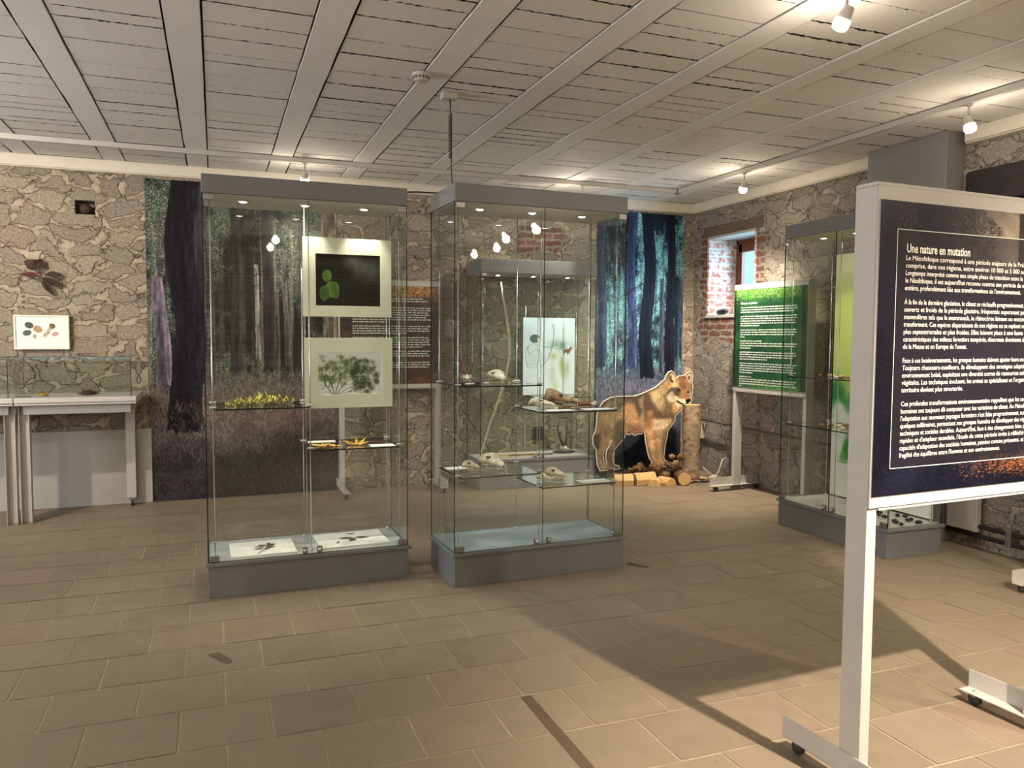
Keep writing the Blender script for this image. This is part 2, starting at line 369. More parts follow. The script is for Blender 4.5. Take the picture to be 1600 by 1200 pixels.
def strokes(img, rng, x, y, L, ang, col, alpha=.7, bend=0.0, mask=None, wid=1):
    h, w = img.shape[:2]; n = len(x); x = x.astype(float).copy(); y = y.astype(float).copy(); a = np.broadcast_to(ang, (n,)).astype(float).copy()
    L = np.broadcast_to(L, (n,)); b = rng.normal(0, 1, n) * bend
    for k in range(int(L.max())):
        live = k < L
        for dx in range(wid):
            xi = np.round(x[live] + dx).astype(int); yi = np.round(y[live]).astype(int); ok = (xi >= 0) & (xi < w) & (yi >= 0) & (yi < h)
            if mask is not None: ok[ok] = mask[yi[ok], xi[ok]] > .5
            c = col[live][ok] if getattr(col, 'ndim', 1) == 2 else col
            img[yi[ok], xi[ok]] = img[yi[ok], xi[ok]] * (1 - alpha) + c * alpha
        x += np.cos(a); y += np.sin(a); a += b
def poly(h, w, pts, ss=1):
    yy, xx = np.mgrid[0:h, 0:w]; ins = np.zeros((h, w), bool); n = len(pts)
    for i in range(n):
        x0, y0 = pts[i]; x1, y1 = pts[(i + 1) % n]
        if y0 == y1: continue
        c = ((yy < y0) != (yy < y1)) & (xx < (x1 - x0) * (yy - y0) / (y1 - y0) + x0); ins ^= c
    return ins
def pick(rng, cols, n): return np.array([C(*c) for c in cols])[rng.integers(0, len(cols), n)] * rng.uniform(.75, 1.2, (n, 1))
def img_mat(name, arr, rough=.6, spec=.3):
    h, w = arr.shape[:2]; im = bpy.data.images.new(name, w, h, alpha=False)
    px = np.ones((h, w, 4), np.float32); px[..., :3] = np.clip(arr, 0, 1)[::-1]; im.pixels.foreach_set(px.ravel()); im.update(); im.pack()
    m = mat(name, (1, 1, 1), rough, spec=spec); t = NT(m); ti = t.n('ShaderNodeTexImage', image=im); ti.extension = 'EXTEND'
    t.link(ti.outputs[0], t.b.inputs['Base Color']); return m

def forest(w, h, seed, big, day_tint=0.0):
    rng = np.random.default_rng(seed); f = fbm(rng, h, w, 22, 14, 6, .8); g = fbm(rng, h, w, 6, 4, 4, .6); yy = np.arange(h)
    bark = fbm(rng, h, w, 14, 70, 4, .7); bark2 = fbm(rng, h, w, 90, 60, 3, .7)
    lum = sstep(g + (f - .5) * .9, .36, .70)
    lo, hi = (C(16, 20, 22), C(62, 70, 58)) if not day_tint else (C(16, 30, 38), C(140, 182, 172))  # bluish palette paints the window daylight into the print colours
    img = lerp(np.broadcast_to(lo, (h, w, 3)), np.broadcast_to(hi, (h, w, 3)), lum)
    pal = [(84, 92, 74), (116, 122, 98), (56, 64, 56), (26, 30, 30), (164, 164, 142), (14, 18, 20), (74, 88, 84), (20, 22, 24)] if not day_tint else [(96, 146, 128), (140, 190, 170), (60, 100, 96), (30, 52, 60), (206, 232, 226), (18, 30, 40), (90, 150, 160)]
    def dabs(n, v1, a, up=0.0):
        x = rng.integers(0, w, n); y = rng.integers(0, int(h * v1), n); keep = rng.random(n) < .12 + 1.1 * lum[y, x] ** 1.5 + up; x = x[keep]; y = y[keep]; n = len(x)
        strokes(img, rng, x, y, rng.integers(1, 4, n), rng.uniform(0, PI, n), pick(rng, pal, n) * (.45 + .75 * lum[y, x])[:, None], a, 0, None, 2)
    dabs(80000, .70, .85)
    def trunk_(cx, half, top, bot, cc, alpha, lean, flare=0.0):
        ph = rng.uniform(0, 6); wob = rng.uniform(.5, 1.5) * half * .25
        for yv in range(int(top), min(int(bot), h)):
            q = (yv - top) / max(bot - top, 1); hf = half * (.86 + .2 * q + flare * max(0, q - .84) ** 2 * 22); c0 = cx + lean * (yv - top) + wob * math.sin(yv * .011 + ph)
            e1, e2 = (bark2[yv, 0] - .5) * 3 + rng.uniform(-.6, .6), (bark2[yv, -1] - .5) * 3 + rng.uniform(-.6, .6)
            a, b = int(c0 - hf + e1), int(c0 + hf + e2) + 1; a2, b2 = max(a, 0), min(b, w)
            if b2 <= a2: continue
            sx = (np.arange(a2, b2) - a) / max(b - a, 1); tex = .35 + 1.3 * bark[yv, a2:b2] * (.6 + .8 * bark2[yv, a2:b2]); rim = .75 + 1.1 * np.clip(sx - .55, 0, 1) + .25 * np.clip(.2 - sx, 0, 1) * 3
            al = alpha * (np.ones(b2 - a2) if q < .95 else (bark[min(yv % 200 + 50, h - 1), a2:b2] * 1.6 + .1 > (q - .95) * 20).astype(float))[:, None] if alpha > .9 else alpha
            img[yv, a2:b2] = img[yv, a2:b2] * (1 - al) + C(*cc)[None] * (tex * rim)[:, None] * al
    for k in range(44):
        cc = [(104, 98, 92), (58, 54, 54), (132, 126, 116), (40, 38, 40), (78, 72, 70)][rng.integers(5)]
        if day_tint: cc = (cc[0] * .8, cc[1], cc[2] * 1.3)
        trunk_(rng.uniform(0, w), rng.uniform(2, 6), rng.uniform(0, .4) * h, rng.uniform(.58, .68) * h, cc, .6, rng.normal(0, .03))
    dabs(20000, .64, .75)
    # undergrowth
    gr = sstep((yy / h)[:, None] + (f - .5) * .05, .60, .67)
    t = np.clip((yy / h)[:, None] + (g - .5) * .25, 0, 1); ga, gb = (C(92, 82, 76), C(40, 38, 44)) if not day_tint else (C(104, 100, 110), C(36, 38, 46))
    ground = lerp(np.broadcast_to(ga, (h, w, 3)), np.broadcast_to(gb, (h, w, 3)), sstep(t, .66, .86)) * (.5 + bark2 * 1.0)[..., None]
    img = lerp(img, ground, gr)
    def grass(n, v0, cols, L, al):
        x = rng.integers(0, w, n); y = (v0 + (1 - v0) * rng.random(n)) * h; lv = 1.15 - .62 * sstep(y / h + (g[np.clip(y.astype(int), 0, h - 1), x] - .5) * .3, .70, .92)
        strokes(img, rng, x, y, rng.integers(L[0], L[1], n), -PI / 2 + rng.normal(0, .38, n), pick(rng, cols, n) * lv[:, None], al, .04)
    gc = [(118, 104, 96), (142, 128, 116), (84, 74, 70), (112, 88, 78), (70, 70, 54), (40, 38, 42), (28, 26, 30)] if not day_tint else [(130, 122, 138), (160, 152, 160), (86, 80, 92), (60, 60, 70), (30, 30, 38)]
    grass(26000, .60, gc, (5, 18), .5)
    if not day_tint: # a reddish clump of dead grass
        n = 1500; x = rng.normal(.66, .16, n) * w; y = rng.normal(.76, .03, n) * h; strokes(img, rng, x, y, rng.integers(10, 26, n), -PI / 2 + rng.normal(0, .35, n), pick(rng, [(132, 92, 82), (150, 118, 104), (104, 62, 56)], n), .5, .03)
    for u, hw, v0, v1, cc, fl, lean in big: trunk_(u * w, hw * w, v0 * h, v1 * h, cc, .96, lean * w / h, fl)
    for k in range(5):
        x0 = rng.uniform(.35, .75) * w; y0 = rng.uniform(.22, .42) * h
        for dx in range(5): strokes(img, rng, np.array([x0]), np.array([y0 + dx]), 190 - dx * 16, PI - .62 + .03 * dx, C(30, 28, 28), .7, .0)
    grass(2600, .70, [(138, 124, 120), (96, 86, 86), (150, 140, 132)] if not day_tint else gc, (12, 34), .5)
    img = img * .75 + blur(img, 1) * .25
    if day_tint: img = img * np.array([.88, .95, .98])
    return img

def px_mural1(px): return (px - 231) / 294.0
mural_a = forest(620, 1100, 3, [
    (px_mural1(247), .036, .30, .64, (104, 94, 106), .0, .05), (px_mural1(412), .030, .0, .60, (40, 38, 42), .4, .02), (px_mural1(364), .026, .0, .60, (46, 44, 44), .2, .0),
    (px_mural1(396), .012, .25, .56, (126, 120, 114), .0, .0), (px_mural1(438), .014, .2, .58, (84, 78, 78), .0, .05), (px_mural1(514), .045, .0, .58, (112, 100, 88), .1, .0),
    (px_mural1(308), .026, .0, .56, (58, 54, 62), .1, .0), (px_mural1(284), .080, .0, .79, (27, 24, 30), .35, .03)])
def px_m2(px): return (px - 935) / 132.0
mural_b = forest(420, 1100, 8, [
    (.06, .05, .0, .6, (56, 64, 92), .2, .0), (px_m2(988), .05, .0, .60, (62, 68, 100), .2, .0), (px_m2(1012), .072, .0, .64, (22, 26, 40), .2, .0),
    (px_m2(1034), .025, .25, .62, (80, 80, 92), .2, .0), (px_m2(1047), .05, .0, .64, (26, 26, 40), .2, .0)], 1.0)
M_mural1 = img_mat('forest_print_dark', mural_a * 1.15, .75, .15)
M_mural2 = img_mat('forest_print_daylit', mural_b, .75, .15)

def leafy(w, h, seed, dark, cols, topcols, n=14000):
    rng = np.random.default_rng(seed); f = fbm(rng, h, w, 6, 6, 6, .6)
    img = lerp(np.broadcast_to(C(*dark), (h, w, 3)), np.broadcast_to(C(*cols[0]), (h, w, 3)), sstep(f, .35, .75))
    return rng, img, f
def poster_green():
    w, h = 460, 560; rng, img, f = leafy(w, h, 5, (14, 46, 28), [(34, 92, 46)], None)
    n = 3500; x = rng.integers(0, w, n); y = (np.abs(rng.normal(0, .07, n)) * h).astype(int)
    strokes(img, rng, x, np.clip(y, 0, h - 1), rng.integers(3, 9, n), rng.uniform(0, PI, n), pick(rng, [(90, 160, 60), (150, 190, 80), (30, 80, 40), (190, 210, 120)], n), .7, 0, None, 2)
    n = 2200; x = rng.normal(.55, .25, n) * w; y = h - np.abs(rng.normal(0, .05, n)) * h
    strokes(img, rng, x, y, rng.integers(3, 9, n), rng.uniform(0, PI, n), pick(rng, [(80, 150, 60), (140, 180, 90), (30, 90, 44)], n), .6, 0, None, 2)
    p = slice(int(.10 * h), int(.955 * h)), slice(int(.075 * w), int(.925 * w)); img[p] = img[p] * .55 + C(24, 66, 40) * .45
    img[:, int(.93 * w):] *= .55; img[:, :int(.03 * w)] *= .5; return img
def poster_brown():
    w, h = 460, 560; rng, img, f = leafy(w, h, 6, (30, 22, 14), [(70, 48, 26)], None)
    n = 5000; x = rng.integers(0, w, n); y = (np.abs(rng.normal(0, .09, n)) * h).astype(int)
    strokes(img, rng, x, np.clip(y, 0, h - 1), rng.integers(3, 8, n), rng.uniform(0, PI, n), pick(rng, [(230, 150, 40), (190, 110, 30), (250, 220, 140), (80, 50, 20)], n), .75, 0, None, 2)
    n = 3500; x = rng.integers(0, w, n); y = rng.uniform(0, .93, n) ** .8 * h; m = (x > .93 * w) | (x < .08 * w); x = x[m]; y = y[m]; n = len(x)
    strokes(img, rng, x, y, rng.integers(3, 8, n), rng.uniform(0, PI, n), pick(rng, [(210, 140, 50), (120, 80, 30), (170, 160, 90)], n), .6)
    n = 2600; x = rng.integers(0, w, n); y = h - np.abs(rng.normal(0, .05, n)) * h
    strokes(img, rng, x, y, rng.integers(2, 6, n), rng.uniform(0, PI, n), pick(rng, [(180, 110, 50), (120, 70, 34)], n), .6)
    p = slice(int(.12 * h), int(.9 * h)), slice(int(.1 * w), int(.9 * w)); img[p] = img[p] * .3 + C(64, 44, 30) * .7; return img
def poster_dark():
    w, h = 760, 760; rng, img, f = leafy(w, h, 7, (6, 8, 20), [(16, 18, 34)], None)
    yy, xx = np.mgrid[0:h, 0:w]; u = xx / w; v = yy / h
    sky = np.exp(-((u - .62) / .22) ** 2) * sstep(.26 - v, -.02, .10); img = lerp(img, np.broadcast_to(C(186, 168, 140), (h, w, 3)), np.clip(sky * (.35 + f * .9), 0, 1))
    n = 9000; x = rng.uniform(.08, 1, n) * w; y = rng.uniform(0, .2, n) * h
    dk = fbm(rng, h, w, 8, 8, 4)[y.astype(int), np.clip(x.astype(int), 0, w - 1)] > .46; x = x[dk]; y = y[dk]; n = len(x)
    strokes(img, rng, x, y, rng.integers(3, 10, n), rng.uniform(0, PI, n), pick(rng, [(20, 18, 20), (34, 30, 30), (90, 84, 76), (14, 14, 24)], n), .7, 0, None, 2)
    for u0, wd, cc in ((.70, .03, (24, 20, 22)), (.80, .012, (50, 44, 44)), (.90, .03, (20, 18, 22)), (.97, .012, (34, 30, 34))):
        a, b = int((u0 - wd) * w), int((u0 + wd) * w); img[:int(.6 * h), a:b] = img[:int(.6 * h), a:b] * .25 + C(*cc) * .75
    strokes(img, rng, np.full(3, .755 * w), np.array([3., 4, 5]), 190, PI / 2, C(170, 164, 156), .6)
    n = 9000; x = (.3 + rng.uniform(0, 1, n) ** .7 * .75) * w; y = (.925 + rng.normal(0, .022, n)) * h
    dens = np.clip((x / w - .35) * 1.6, 0, 1) > rng.random(n); x = x[dens]; y = y[dens]; n = len(x)
    strokes(img, rng, x, y, rng.integers(3, 11, n), rng.normal(0, .4, n), pick(rng, [(170, 90, 40), (200, 130, 80), (90, 40, 20), (30, 16, 12), (60, 50, 24)], n), .7)
    n = 400; strokes(img, rng, rng.uniform(.02, .5, n) * w, rng.uniform(.9, .99, n) * h, rng.integers(3, 9, n), rng.normal(0, .3, n), C(50, 54, 74), .5)
    n = 24; strokes(img, rng, rng.uniform(.0, .08, n) * w, rng.uniform(.2, .9, n) * h, 4, rng.uniform(0, 3, n), C(110, 116, 140), .7)
    p = slice(int(.093 * h), int(.908 * h)), slice(int(.082 * w), int(.918 * w)); q = img[p]; img[p] = q * .42 + C(34, 30, 34) * .58
    return img
def poster_casegreen():
    w, h = 300, 900; rng = np.random.default_rng(9); f = fbm(rng, h, w, 5, 3, 4); yy, xx = np.mgrid[0:h, 0:w]; v = yy / h
    img = lerp(np.broadcast_to(C(238, 240, 190), (h, w, 3)), np.broadcast_to(C(206, 222, 120), (h, w, 3)), sstep(v + (f - .5) * .5, .05, .35))
    img = lerp(img, np.broadcast_to(C(40, 140, 70), (h, w, 3)), sstep(f * .8 + v - .3 * (xx / w < .25), .62, .80))
    img = lerp(img, np.broadcast_to(C(236, 238, 226), (h, w, 3)), sstep(v + (f - .5) * .3, .62, .68))
    k = sstep(f, .5, .62) * ((v > .72) & (v < .86)); img = lerp(img, np.broadcast_to(C(70, 150, 60), (h, w, 3)), k); return img
def photo_leaf():
    w, h = 300, 200; rng = np.random.default_rng(11); f = fbm(rng, h, w, 5, 8, 5); img = np.broadcast_to(C(16, 18, 14), (h, w, 3)).copy() * (.6 + .8 * f[..., None])
    yy, xx = np.mgrid[0:h, 0:w]
    for cx, cy, r in ((.50, .10, .10), (.60, .16, .12), (.88, .3, .14), (.74, .3, .16)): img = lerp(img, np.broadcast_to(C(120, 122, 116), (h, w, 3)), np.exp(-(((xx / w - cx) / r) ** 2 + ((yy / h - cy) / (r * 1.6)) ** 2)) * (.25 + .5 * f))
    n = 1800; strokes(img, rng, rng.uniform(.35, 1, n) * w, rng.uniform(.4, 1, n) * h, rng.integers(2, 8, n), rng.uniform(0, PI, n), pick(rng, [(70, 74, 60), (30, 34, 26), (96, 96, 84)], n), .5)
    for cx, cy, rx, ry, c in ((.17, .42, .075, .12, (98, 140, 62)), (.24, .68, .10, .16, (112, 156, 66)), (.13, .76, .08, .15, (84, 128, 56)), (.30, .70, .06, .17, (92, 136, 58))):
        m = ((xx / w - cx) / rx) ** 2 + ((yy / h - cy) / ry) ** 2; img = lerp(img, np.broadcast_to(C(*c), (h, w, 3)) * (.7 + .5 * f[..., None]), sstep(1.1 - m, 0, .25))
        img[int(cy * h - ry * h * .8):int(cy * h + ry * h * .8), int(cx * w)] *= .8
    return img
def photo_tree():
    w, h = 320, 230; rng = np.random.default_rng(12); img = np.broadcast_to(C(228, 232, 224), (h, w, 3)).copy(); bx, by = .28, 1.0
    def branch(x, y, a, L, d):
        if d == 0: return [(x, y)]
        tips = []; n = int(L); x2 = x + math.cos(a) * L; y2 = y + math.sin(a) * L
        strokes(img, rng, np.full(d, x) + np.arange(d) * .8, np.full(d, y), n, a, C(52, 50, 30), .9)
        for k in range(3): tips += branch(x + (x2 - x) * (.6 + .2 * k), y + (y2 - y) * (.6 + .2 * k), a + rng.normal(0, .55), L * .68, d - 1)
        return tips + [(x2, y2)]
    tips = []
    for a in (-2.2, -1.75, -1.3, -.9, -.5, -.2): tips += branch(.30 * w + a * 12, h - 2, a, 62 + 18 * (a > -1), 4)
    ctr = []
    for cx, cy, rx, ry, k in ((.34, .44, .24, .36, 70), (.72, .56, .24, .40, 120), (.06, .5, .05, .40, 16), (.55, .3, .12, .18, 22)):
        a_ = rng.uniform(0, 6.28, k); q_ = np.sqrt(rng.random(k)); ctr += list(zip((cx + rx * q_ * np.cos(a_)) * w, (cy + ry * q_ * np.sin(a_)) * h))
    ctr = np.array(ctr); ctr = ctr[(ctr[:, 0] < .93 * w) & (ctr[:, 1] > .06 * h)]; P = ctr[rng.integers(0, len(ctr), 22000)] + rng.normal(0, 7, (22000, 2)); P = P[(P[:, 0] < .96 * w) & ~((P[:, 0] < .45 * w) & (P[:, 1] > .86 * h))]; n = len(P)
    strokes(img, rng, P[:, 0], P[:, 1], rng.integers(2, 5, n), rng.uniform(0, PI, n), pick(rng, [(54, 78, 36), (86, 110, 50), (32, 50, 26), (120, 138, 70)], n) * (.8 + .4 * (P[:, 0] / w < .5))[:, None], .8)
    return img
def print_hunter():
    w, h = 340, 500; rng = np.random.default_rng(13); f = fbm(rng, h, w, 6, 4, 5); img = np.broadcast_to(C(226, 232, 236), (h, w, 3)).copy(); yy, xx = np.mgrid[0:h, 0:w]; u = xx / w; v = yy / h
    wash = np.exp(-((u - .72) / .20) ** 2 - ((v - .36) / .06) ** 2); img = lerp(img, np.broadcast_to(C(96, 130, 100), (h, w, 3)), np.clip(wash * sstep(f, .35, .6), 0, 1) * .9)
    for cu, cv, cw, ch, c in ((.58, .5, .07, .05, (176, 172, 84)), (.74, .62, .05, .12, (150, 160, 84)), (.80, .7, .04, .1, (176, 176, 90)), (.56, .72, .06, .12, (176, 190, 160)), (.62, .88, .06, .08, (190, 198, 150)), (.86, .66, .04, .1, (160, 176, 150))):
        img = lerp(img, np.broadcast_to(C(*c), (h, w, 3)), np.clip(np.exp(-((u - cu) / cw) ** 2 - ((v - cv) / ch) ** 2) * (.4 + f), 0, 1) * .8)
    hair = ((u - .22) / .10) ** 2 + ((v - .27) / .055) ** 2 < 1; img[hair] = img[hair] * .15 + C(70, 92, 84) * .85
    n = 300; strokes(img, rng, rng.uniform(.12, .32, n) * w, rng.uniform(.22, .32, n) * h, 6, rng.uniform(0, 3, n), C(50, 66, 62), .3, 0, hair)
    face = poly(h, w, [(.27 * w, .25 * h), (.33 * w, .27 * h), (.34 * w, .3 * h), (.31 * w, .335 * h), (.27 * w, .33 * h)]); img[face] = C(226, 216, 204)
    def L(pts, c, wd=2):
        for (a, b), (c2, d) in zip(pts[:-1], pts[1:]):
            N = 60; t = np.linspace(0, 1, N); strokes(img, rng, (a + (c2 - a) * t) * w, (b + (d - b) * t) * h, 2, 0, C(*c), .8, 0, None, wd)
    g = (60, 80, 84)
    L([(.08, .37), (.04, .42), (.05, .55), (.08, .63), (.16, .65), (.27, .64), (.30, .5), (.28, .4), (.2, .42), (.12, .47), (.08, .42), (.10, .36), (.2, .335), (.28, .35), (.40, .375), (.52, .38)], g)
    for q in range(9): L([(.09 + q * .022, .45 + .01 * (q % 3)), (.10 + q * .02, .62)], (150, 170, 172), 1)
    L([(.56, .08), (.58, .16), (.58, .28), (.55, .38), (.53, .42), (.48, .52), (.42, .58), (.33, .65)], (70, 76, 80), 3)
    L([(.56, .08), (.40, .37), (.33, .65)], (176, 184, 184), 1); L([(.30, .37), (.66, .40)], (80, 80, 76), 1)
    deer = poly(h, w, [(a * w, b * h) for a, b in ((.77, .42), (.82, .405), (.88, .405), (.905, .385), (.915, .365), (.93, .37), (.925, .385), (.96, .40), (.955, .408), (.93, .408), (.915, .43), (.905, .45), (.91, .49), (.90, .49), (.89, .455), (.87, .455), (.865, .49), (.855, .49), (.85, .455), (.80, .45), (.79, .49), (.78, .49), (.775, .45))])
    img[deer] = C(128, 92, 64); return img
def print_botanic():
    w, h = 320, 210; rng = np.random.default_rng(14); img = np.broadcast_to(C(240, 234, 222), (h, w, 3)).copy(); yy, xx = np.mgrid[0:h, 0:w]
    for cx, cy, rx, ry, a, c in ((.26, .28, .085, .10, .3, (70, 84, 70)), (.22, .52, .085, .09, -.2, (80, 92, 76)), (.42, .40, .09, .11, .5, (178, 142, 100)), (.75, .55, .07, .07, -.3, (196, 160, 140)), (.70, .3, .06, .08, .6, (110, 84, 60))):
        dx = (xx / w - cx); dy = (yy / h - cy) * .66; X = dx * math.cos(a) + dy * math.sin(a); Y = -dx * math.sin(a) + dy * math.cos(a)
        m = (X / rx) ** 2 + (Y / (ry * .66)) ** 2; img = lerp(img, np.broadcast_to(C(*c), (h, w, 3)), sstep(1.05 - m, 0, .15))
    for cx, cy in ((.36, .62), (.56, .58), (.62, .5), (.66, .36)):
        n = 160; strokes(img, rng, cx * w + rng.normal(0, 7, n), cy * h + rng.normal(0, 8, n), rng.integers(3, 9, n), rng.uniform(0, 6.28, n), pick(rng, [(96, 66, 40), (170, 130, 70), (60, 50, 36), (206, 180, 130)], n), .7)
    strokes(img, rng, np.full(2, .30 * w), np.array([.42 * h, .43 * h]), 120, .08, C(90, 70, 50), .7, .003); return img
M_pgreen = img_mat('poster_green_print', poster_green(), .4, .4)
M_pbrown = img_mat('poster_brown_print', poster_brown(), .4, .4)
M_pdark = img_mat('poster_dark_print', poster_dark(), .35, .4)
M_pcase = img_mat('case_green_print', poster_casegreen(), .6)
M_photo1 = img_mat('photo_leaves', photo_leaf() * .8, .6, .15); M_photo2 = img_mat('photo_tree', photo_tree(), .6, .15)
M_hunter = img_mat('print_archer', print_hunter(), .6); M_botanic = img_mat('print_botanic', print_botanic(), .6)
M_ink = mat('cream_lettering', lin(232, 220, 206), .6); M_ink2 = mat('pale_lettering', lin(206, 214, 196), .6)

# wolf standee artwork, drawn in a 1020 x 800 field (outline below in the same units)
WOLF = [(690,262),(696,236),(716,206),(738,196),(757,212),(780,262),(800,240),(830,238),(852,234),(868,216),(890,205),(907,212),(913,236),(910,262),(905,300),(914,322),(914,352),(910,385),(898,415),(905,440),(898,458),(880,477),(850,484),(834,482),(826,508),(800,540),(776,560),(770,600),(745,640),(716,678),(708,740),(694,800),(690,850),(686,905),(700,930),(745,948),(764,962),(758,976),(706,978),(664,964),(650,978),(606,974),(590,952),(596,930),(576,905),(562,860),(545,780),(534,700),(526,676),(505,700),(480,696),(455,708),(430,692),(405,700),(384,690),(366,728),(320,785),(298,812),(282,860),(284,912),(300,940),(330,950),(340,968),(312,974),(262,962),(240,930),(232,880),(236,826),(262,780),(278,738),(262,742),(232,786),(214,824),(210,880),(216,915),(246,944),(256,962),(240,976),(190,976),(170,930),(162,870),(160,814),(134,762),(134,705),(152,664),(160,600),(162,540),(178,480),(206,434),(262,402),(320,394),(450,395),(520,370),(560,352),(600,335),(640,306)]
def wolf_art():
    w, h = 1060, 800; oy = 190; rng = np.random.default_rng(21); f = fbm(rng, h, w, 12, 14, 6, .6)
    P = [(x, y - oy) for x, y in WOLF]; body = poly(h, w, P)
    img = np.broadcast_to(C(166, 132, 92), (h, w, 3)).copy()
    def reg(pts, c, soft=9, a=1.0, k=1.0):
        q = [((x), (y - oy)) for x, y in pts]; m = blur(blur(poly(h, w, q).astype(float), soft), max(1, soft // 2)); m = np.clip(m * (1 + (f - .5) * .8), 0, 1) * a
        img[:] = lerp(img, np.broadcast_to(C(*c), (h, w, 3)), m)
    A = lambda pts: [(500 + a * .4167, 150 + b * .4167) for a, b in pts]
    B = lambda pts: [(100 + a * .6667, 300 + b * .6667) for a, b in pts]
    reg(B([(120,200),(300,150),(640,130),(620,230),(420,210),(330,330),(110,330)]), (92, 82, 66), 12)
    reg(B([(430,220),(560,260),(640,480),(600,560),(420,560),(420,300)]), (196, 148, 92), 12)
    reg(B([(430,480),(640,490),(640,560),(430,580)]), (134, 98, 70), 16, .8)
    reg(B([(120,340),(330,320),(300,560),(220,640),(130,620)]), (150, 126, 86), 12)
    reg(B([(190,220),(240,220),(240,300),(180,290)]), (168, 128, 88), 8)
    reg(B([(50,580),(130,560),(130,760),(90,760),(45,670)]), (78, 70, 62), 6)
    reg(B([(320,420),(400,430),(400,650),(310,740),(270,640)]), (96, 84, 62), 8)
    reg(B([(110,740),(180,740),(170,900),(230,990),(120,1000),(95,850)]), (176, 146, 104), 5)
    reg(B([(200,770),(290,740),(270,900),(300,980),(220,960)]), (128, 104, 70), 5)
    reg(B([(560,190),(640,150),(690,420),(630,520),(580,330)]), (190, 170, 132), 8)
    reg(B([(500,180),(560,170),(620,330),(580,420),(540,280)]), (84, 72, 58), 7)
    reg(B([(620,170),(690,120),(760,250),(880,420),(760,420),(680,300),(680,500),(640,420)]), (98, 78, 60), 8)
    reg(B([(650,500),(720,420),(760,560),(800,900),(860,1000),(740,1000),(700,830),(660,640)]), (198, 144, 92), 8)
    reg(B([(690,560),(740,560),(780,900),(730,880)]), (222, 168, 110), 5)
    reg(B([(740,420),(960,430),(980,470),(880,540),(780,560),(750,540)]), (222, 196, 158), 8)
    reg(B([(780,560),(930,540),(880,720),(870,880),(900,980),(830,960),(800,760)]), (196, 164, 118), 6)
    reg(B([(860,560),(930,540),(880,720),(862,880),(850,760)]), (150, 116, 80), 5)
    reg(A([(0,620),(150,520),(300,420),(460,290),(560,300),(520,450),(460,560),(560,720),(560,900),(420,960),(330,860),(200,700)]), (206, 180, 126), 10)
    reg(A([(60,560),(170,540),(210,700),(300,820),(420,950),(560,980),(620,900),(640,1030),(420,1020),(230,1000),(120,900),(40,760)]), (102, 82, 60), 9)
    reg(A([(130,860),(230,880),(200,1200),(60,1200),(100,1000)]), (170, 116, 66), 9)
    reg(A([(400,560),(470,560),(500,680),(620,800),(640,960),(500,1010),(420,900),(470,780)]), (110, 88, 62), 8, .8)
    reg(A([(600,760),(790,790),(740,880),(650,930),(600,860)]), (214, 164, 96), 7)
    reg(A([(640,720),(800,790),(780,830),(660,790)]), (236, 220, 186), 5)
    reg(A([(470,260),(575,115),(670,290),(640,420),(500,460),(400,500)]), (206, 158, 98), 6)
    reg(A([(545,150),(600,120),(655,280),(610,310)]), (226, 206, 160), 4)
    reg(A([(530,210),(575,200),(565,270),(620,320),(600,350),(540,300)]), (58, 44, 38), 3)
    reg(A([(680,230),(860,200),(960,360),(980,450),(900,500),(760,470),(640,380)]), (176, 124, 72), 8)
    reg(A([(850,230),(940,135),(990,200),(970,380),(900,330)]), (230, 208, 168), 4)
    reg(A([(890,230),(940,200),(930,270),(900,300)]), (90, 66, 52), 3)
    reg(A([(790,250),(860,220),(840,300)]), (120, 74, 48), 4)
    reg(A([(600,330),(700,310),(720,420),(600,430)]), (216, 188, 130), 6, .8)
    reg(A([(770,250),(850,360),(860,470),(780,480),(730,380)]), (112, 78, 52), 8, .7)
    reg(A([(480,520),(560,440),(700,430),(780,490),(740,560),(600,500),(490,560)]), (92, 78, 70), 4)
    reg(A([(470,600),(580,510),(640,580),(740,650),(850,670),(860,740),(830,780),(740,720),(680,690),(600,720),(520,680)]), (236, 222, 194), 5)
    reg(A([(600,520),(650,500),(740,560),(730,600),(650,590)]), (96, 80, 74), 4)
    reg(A([(760,480),(880,500),(900,560),(950,660),(860,670),(780,580)]), (206, 138, 76), 5)
    reg(A([(830,600),(880,590),(900,650),(850,650)]), (180, 92, 48), 4, .7)
    reg(A([(860,440),(960,430),(980,520),(950,600),(900,560)]), (150, 118, 96), 5)
    reg(A([(920,520),(970,500),(960,600),(935,640)]), (232, 214, 190), 4)
    # soft modelling of the coat: warm flank, dark saddle, pale underside, then overall toning
    yy, xx = np.mgrid[0:h, 0:w]; fm = (sstep(xx, 690, 760) * sstep(330 - yy, 0, 60))[..., None] * .85; img = (blur(blur(img, 11), 7) * .65 + img * .35) * (1 - fm) + img * fm
    edge = blur(blur(body.astype(float), 22), 14); img = img * (.58 + .52 * sstep(edge, .4, 1.0))[..., None]
    img = img * (.72 + .56 * f)[..., None]; grey = img.mean(-1, keepdims=True); img = grey * .30 + img * .70
    spine = sstep(300 - oy + 120 - (yy - (xx < 470) * 0), 0, 40) * (xx < 560) * (xx > 150); img = img * (1 - .18 * spine)[..., None]
    # fur
    n = 80000; x = rng.integers(100, 930, n); y = rng.integers(0, h, n)
    ang = np.where(x < 560, PI * .82, PI * .62) + rng.normal(0, .3, n); ang = np.where(y > 690 - oy, PI / 2 + rng.normal(0, .2, n), ang)
    face = (x > 730) & (y < 300); L = np.where(face, rng.integers(3, 7, n), rng.integers(7, 20, n)); ang = np.where(face, -PI * .75 + rng.normal(0, .4, n), ang)
    keep = ~(face & (np.hypot(x - 880, y - 254) < 40)); x, y, ang, L = x[keep], y[keep], ang[keep], L[keep]; n = len(x)
    c0 = img[y, x] * np.where(rng.random(n) < .5, rng.uniform(.35, .75, n), rng.uniform(1.2, 1.7, n))[:, None]
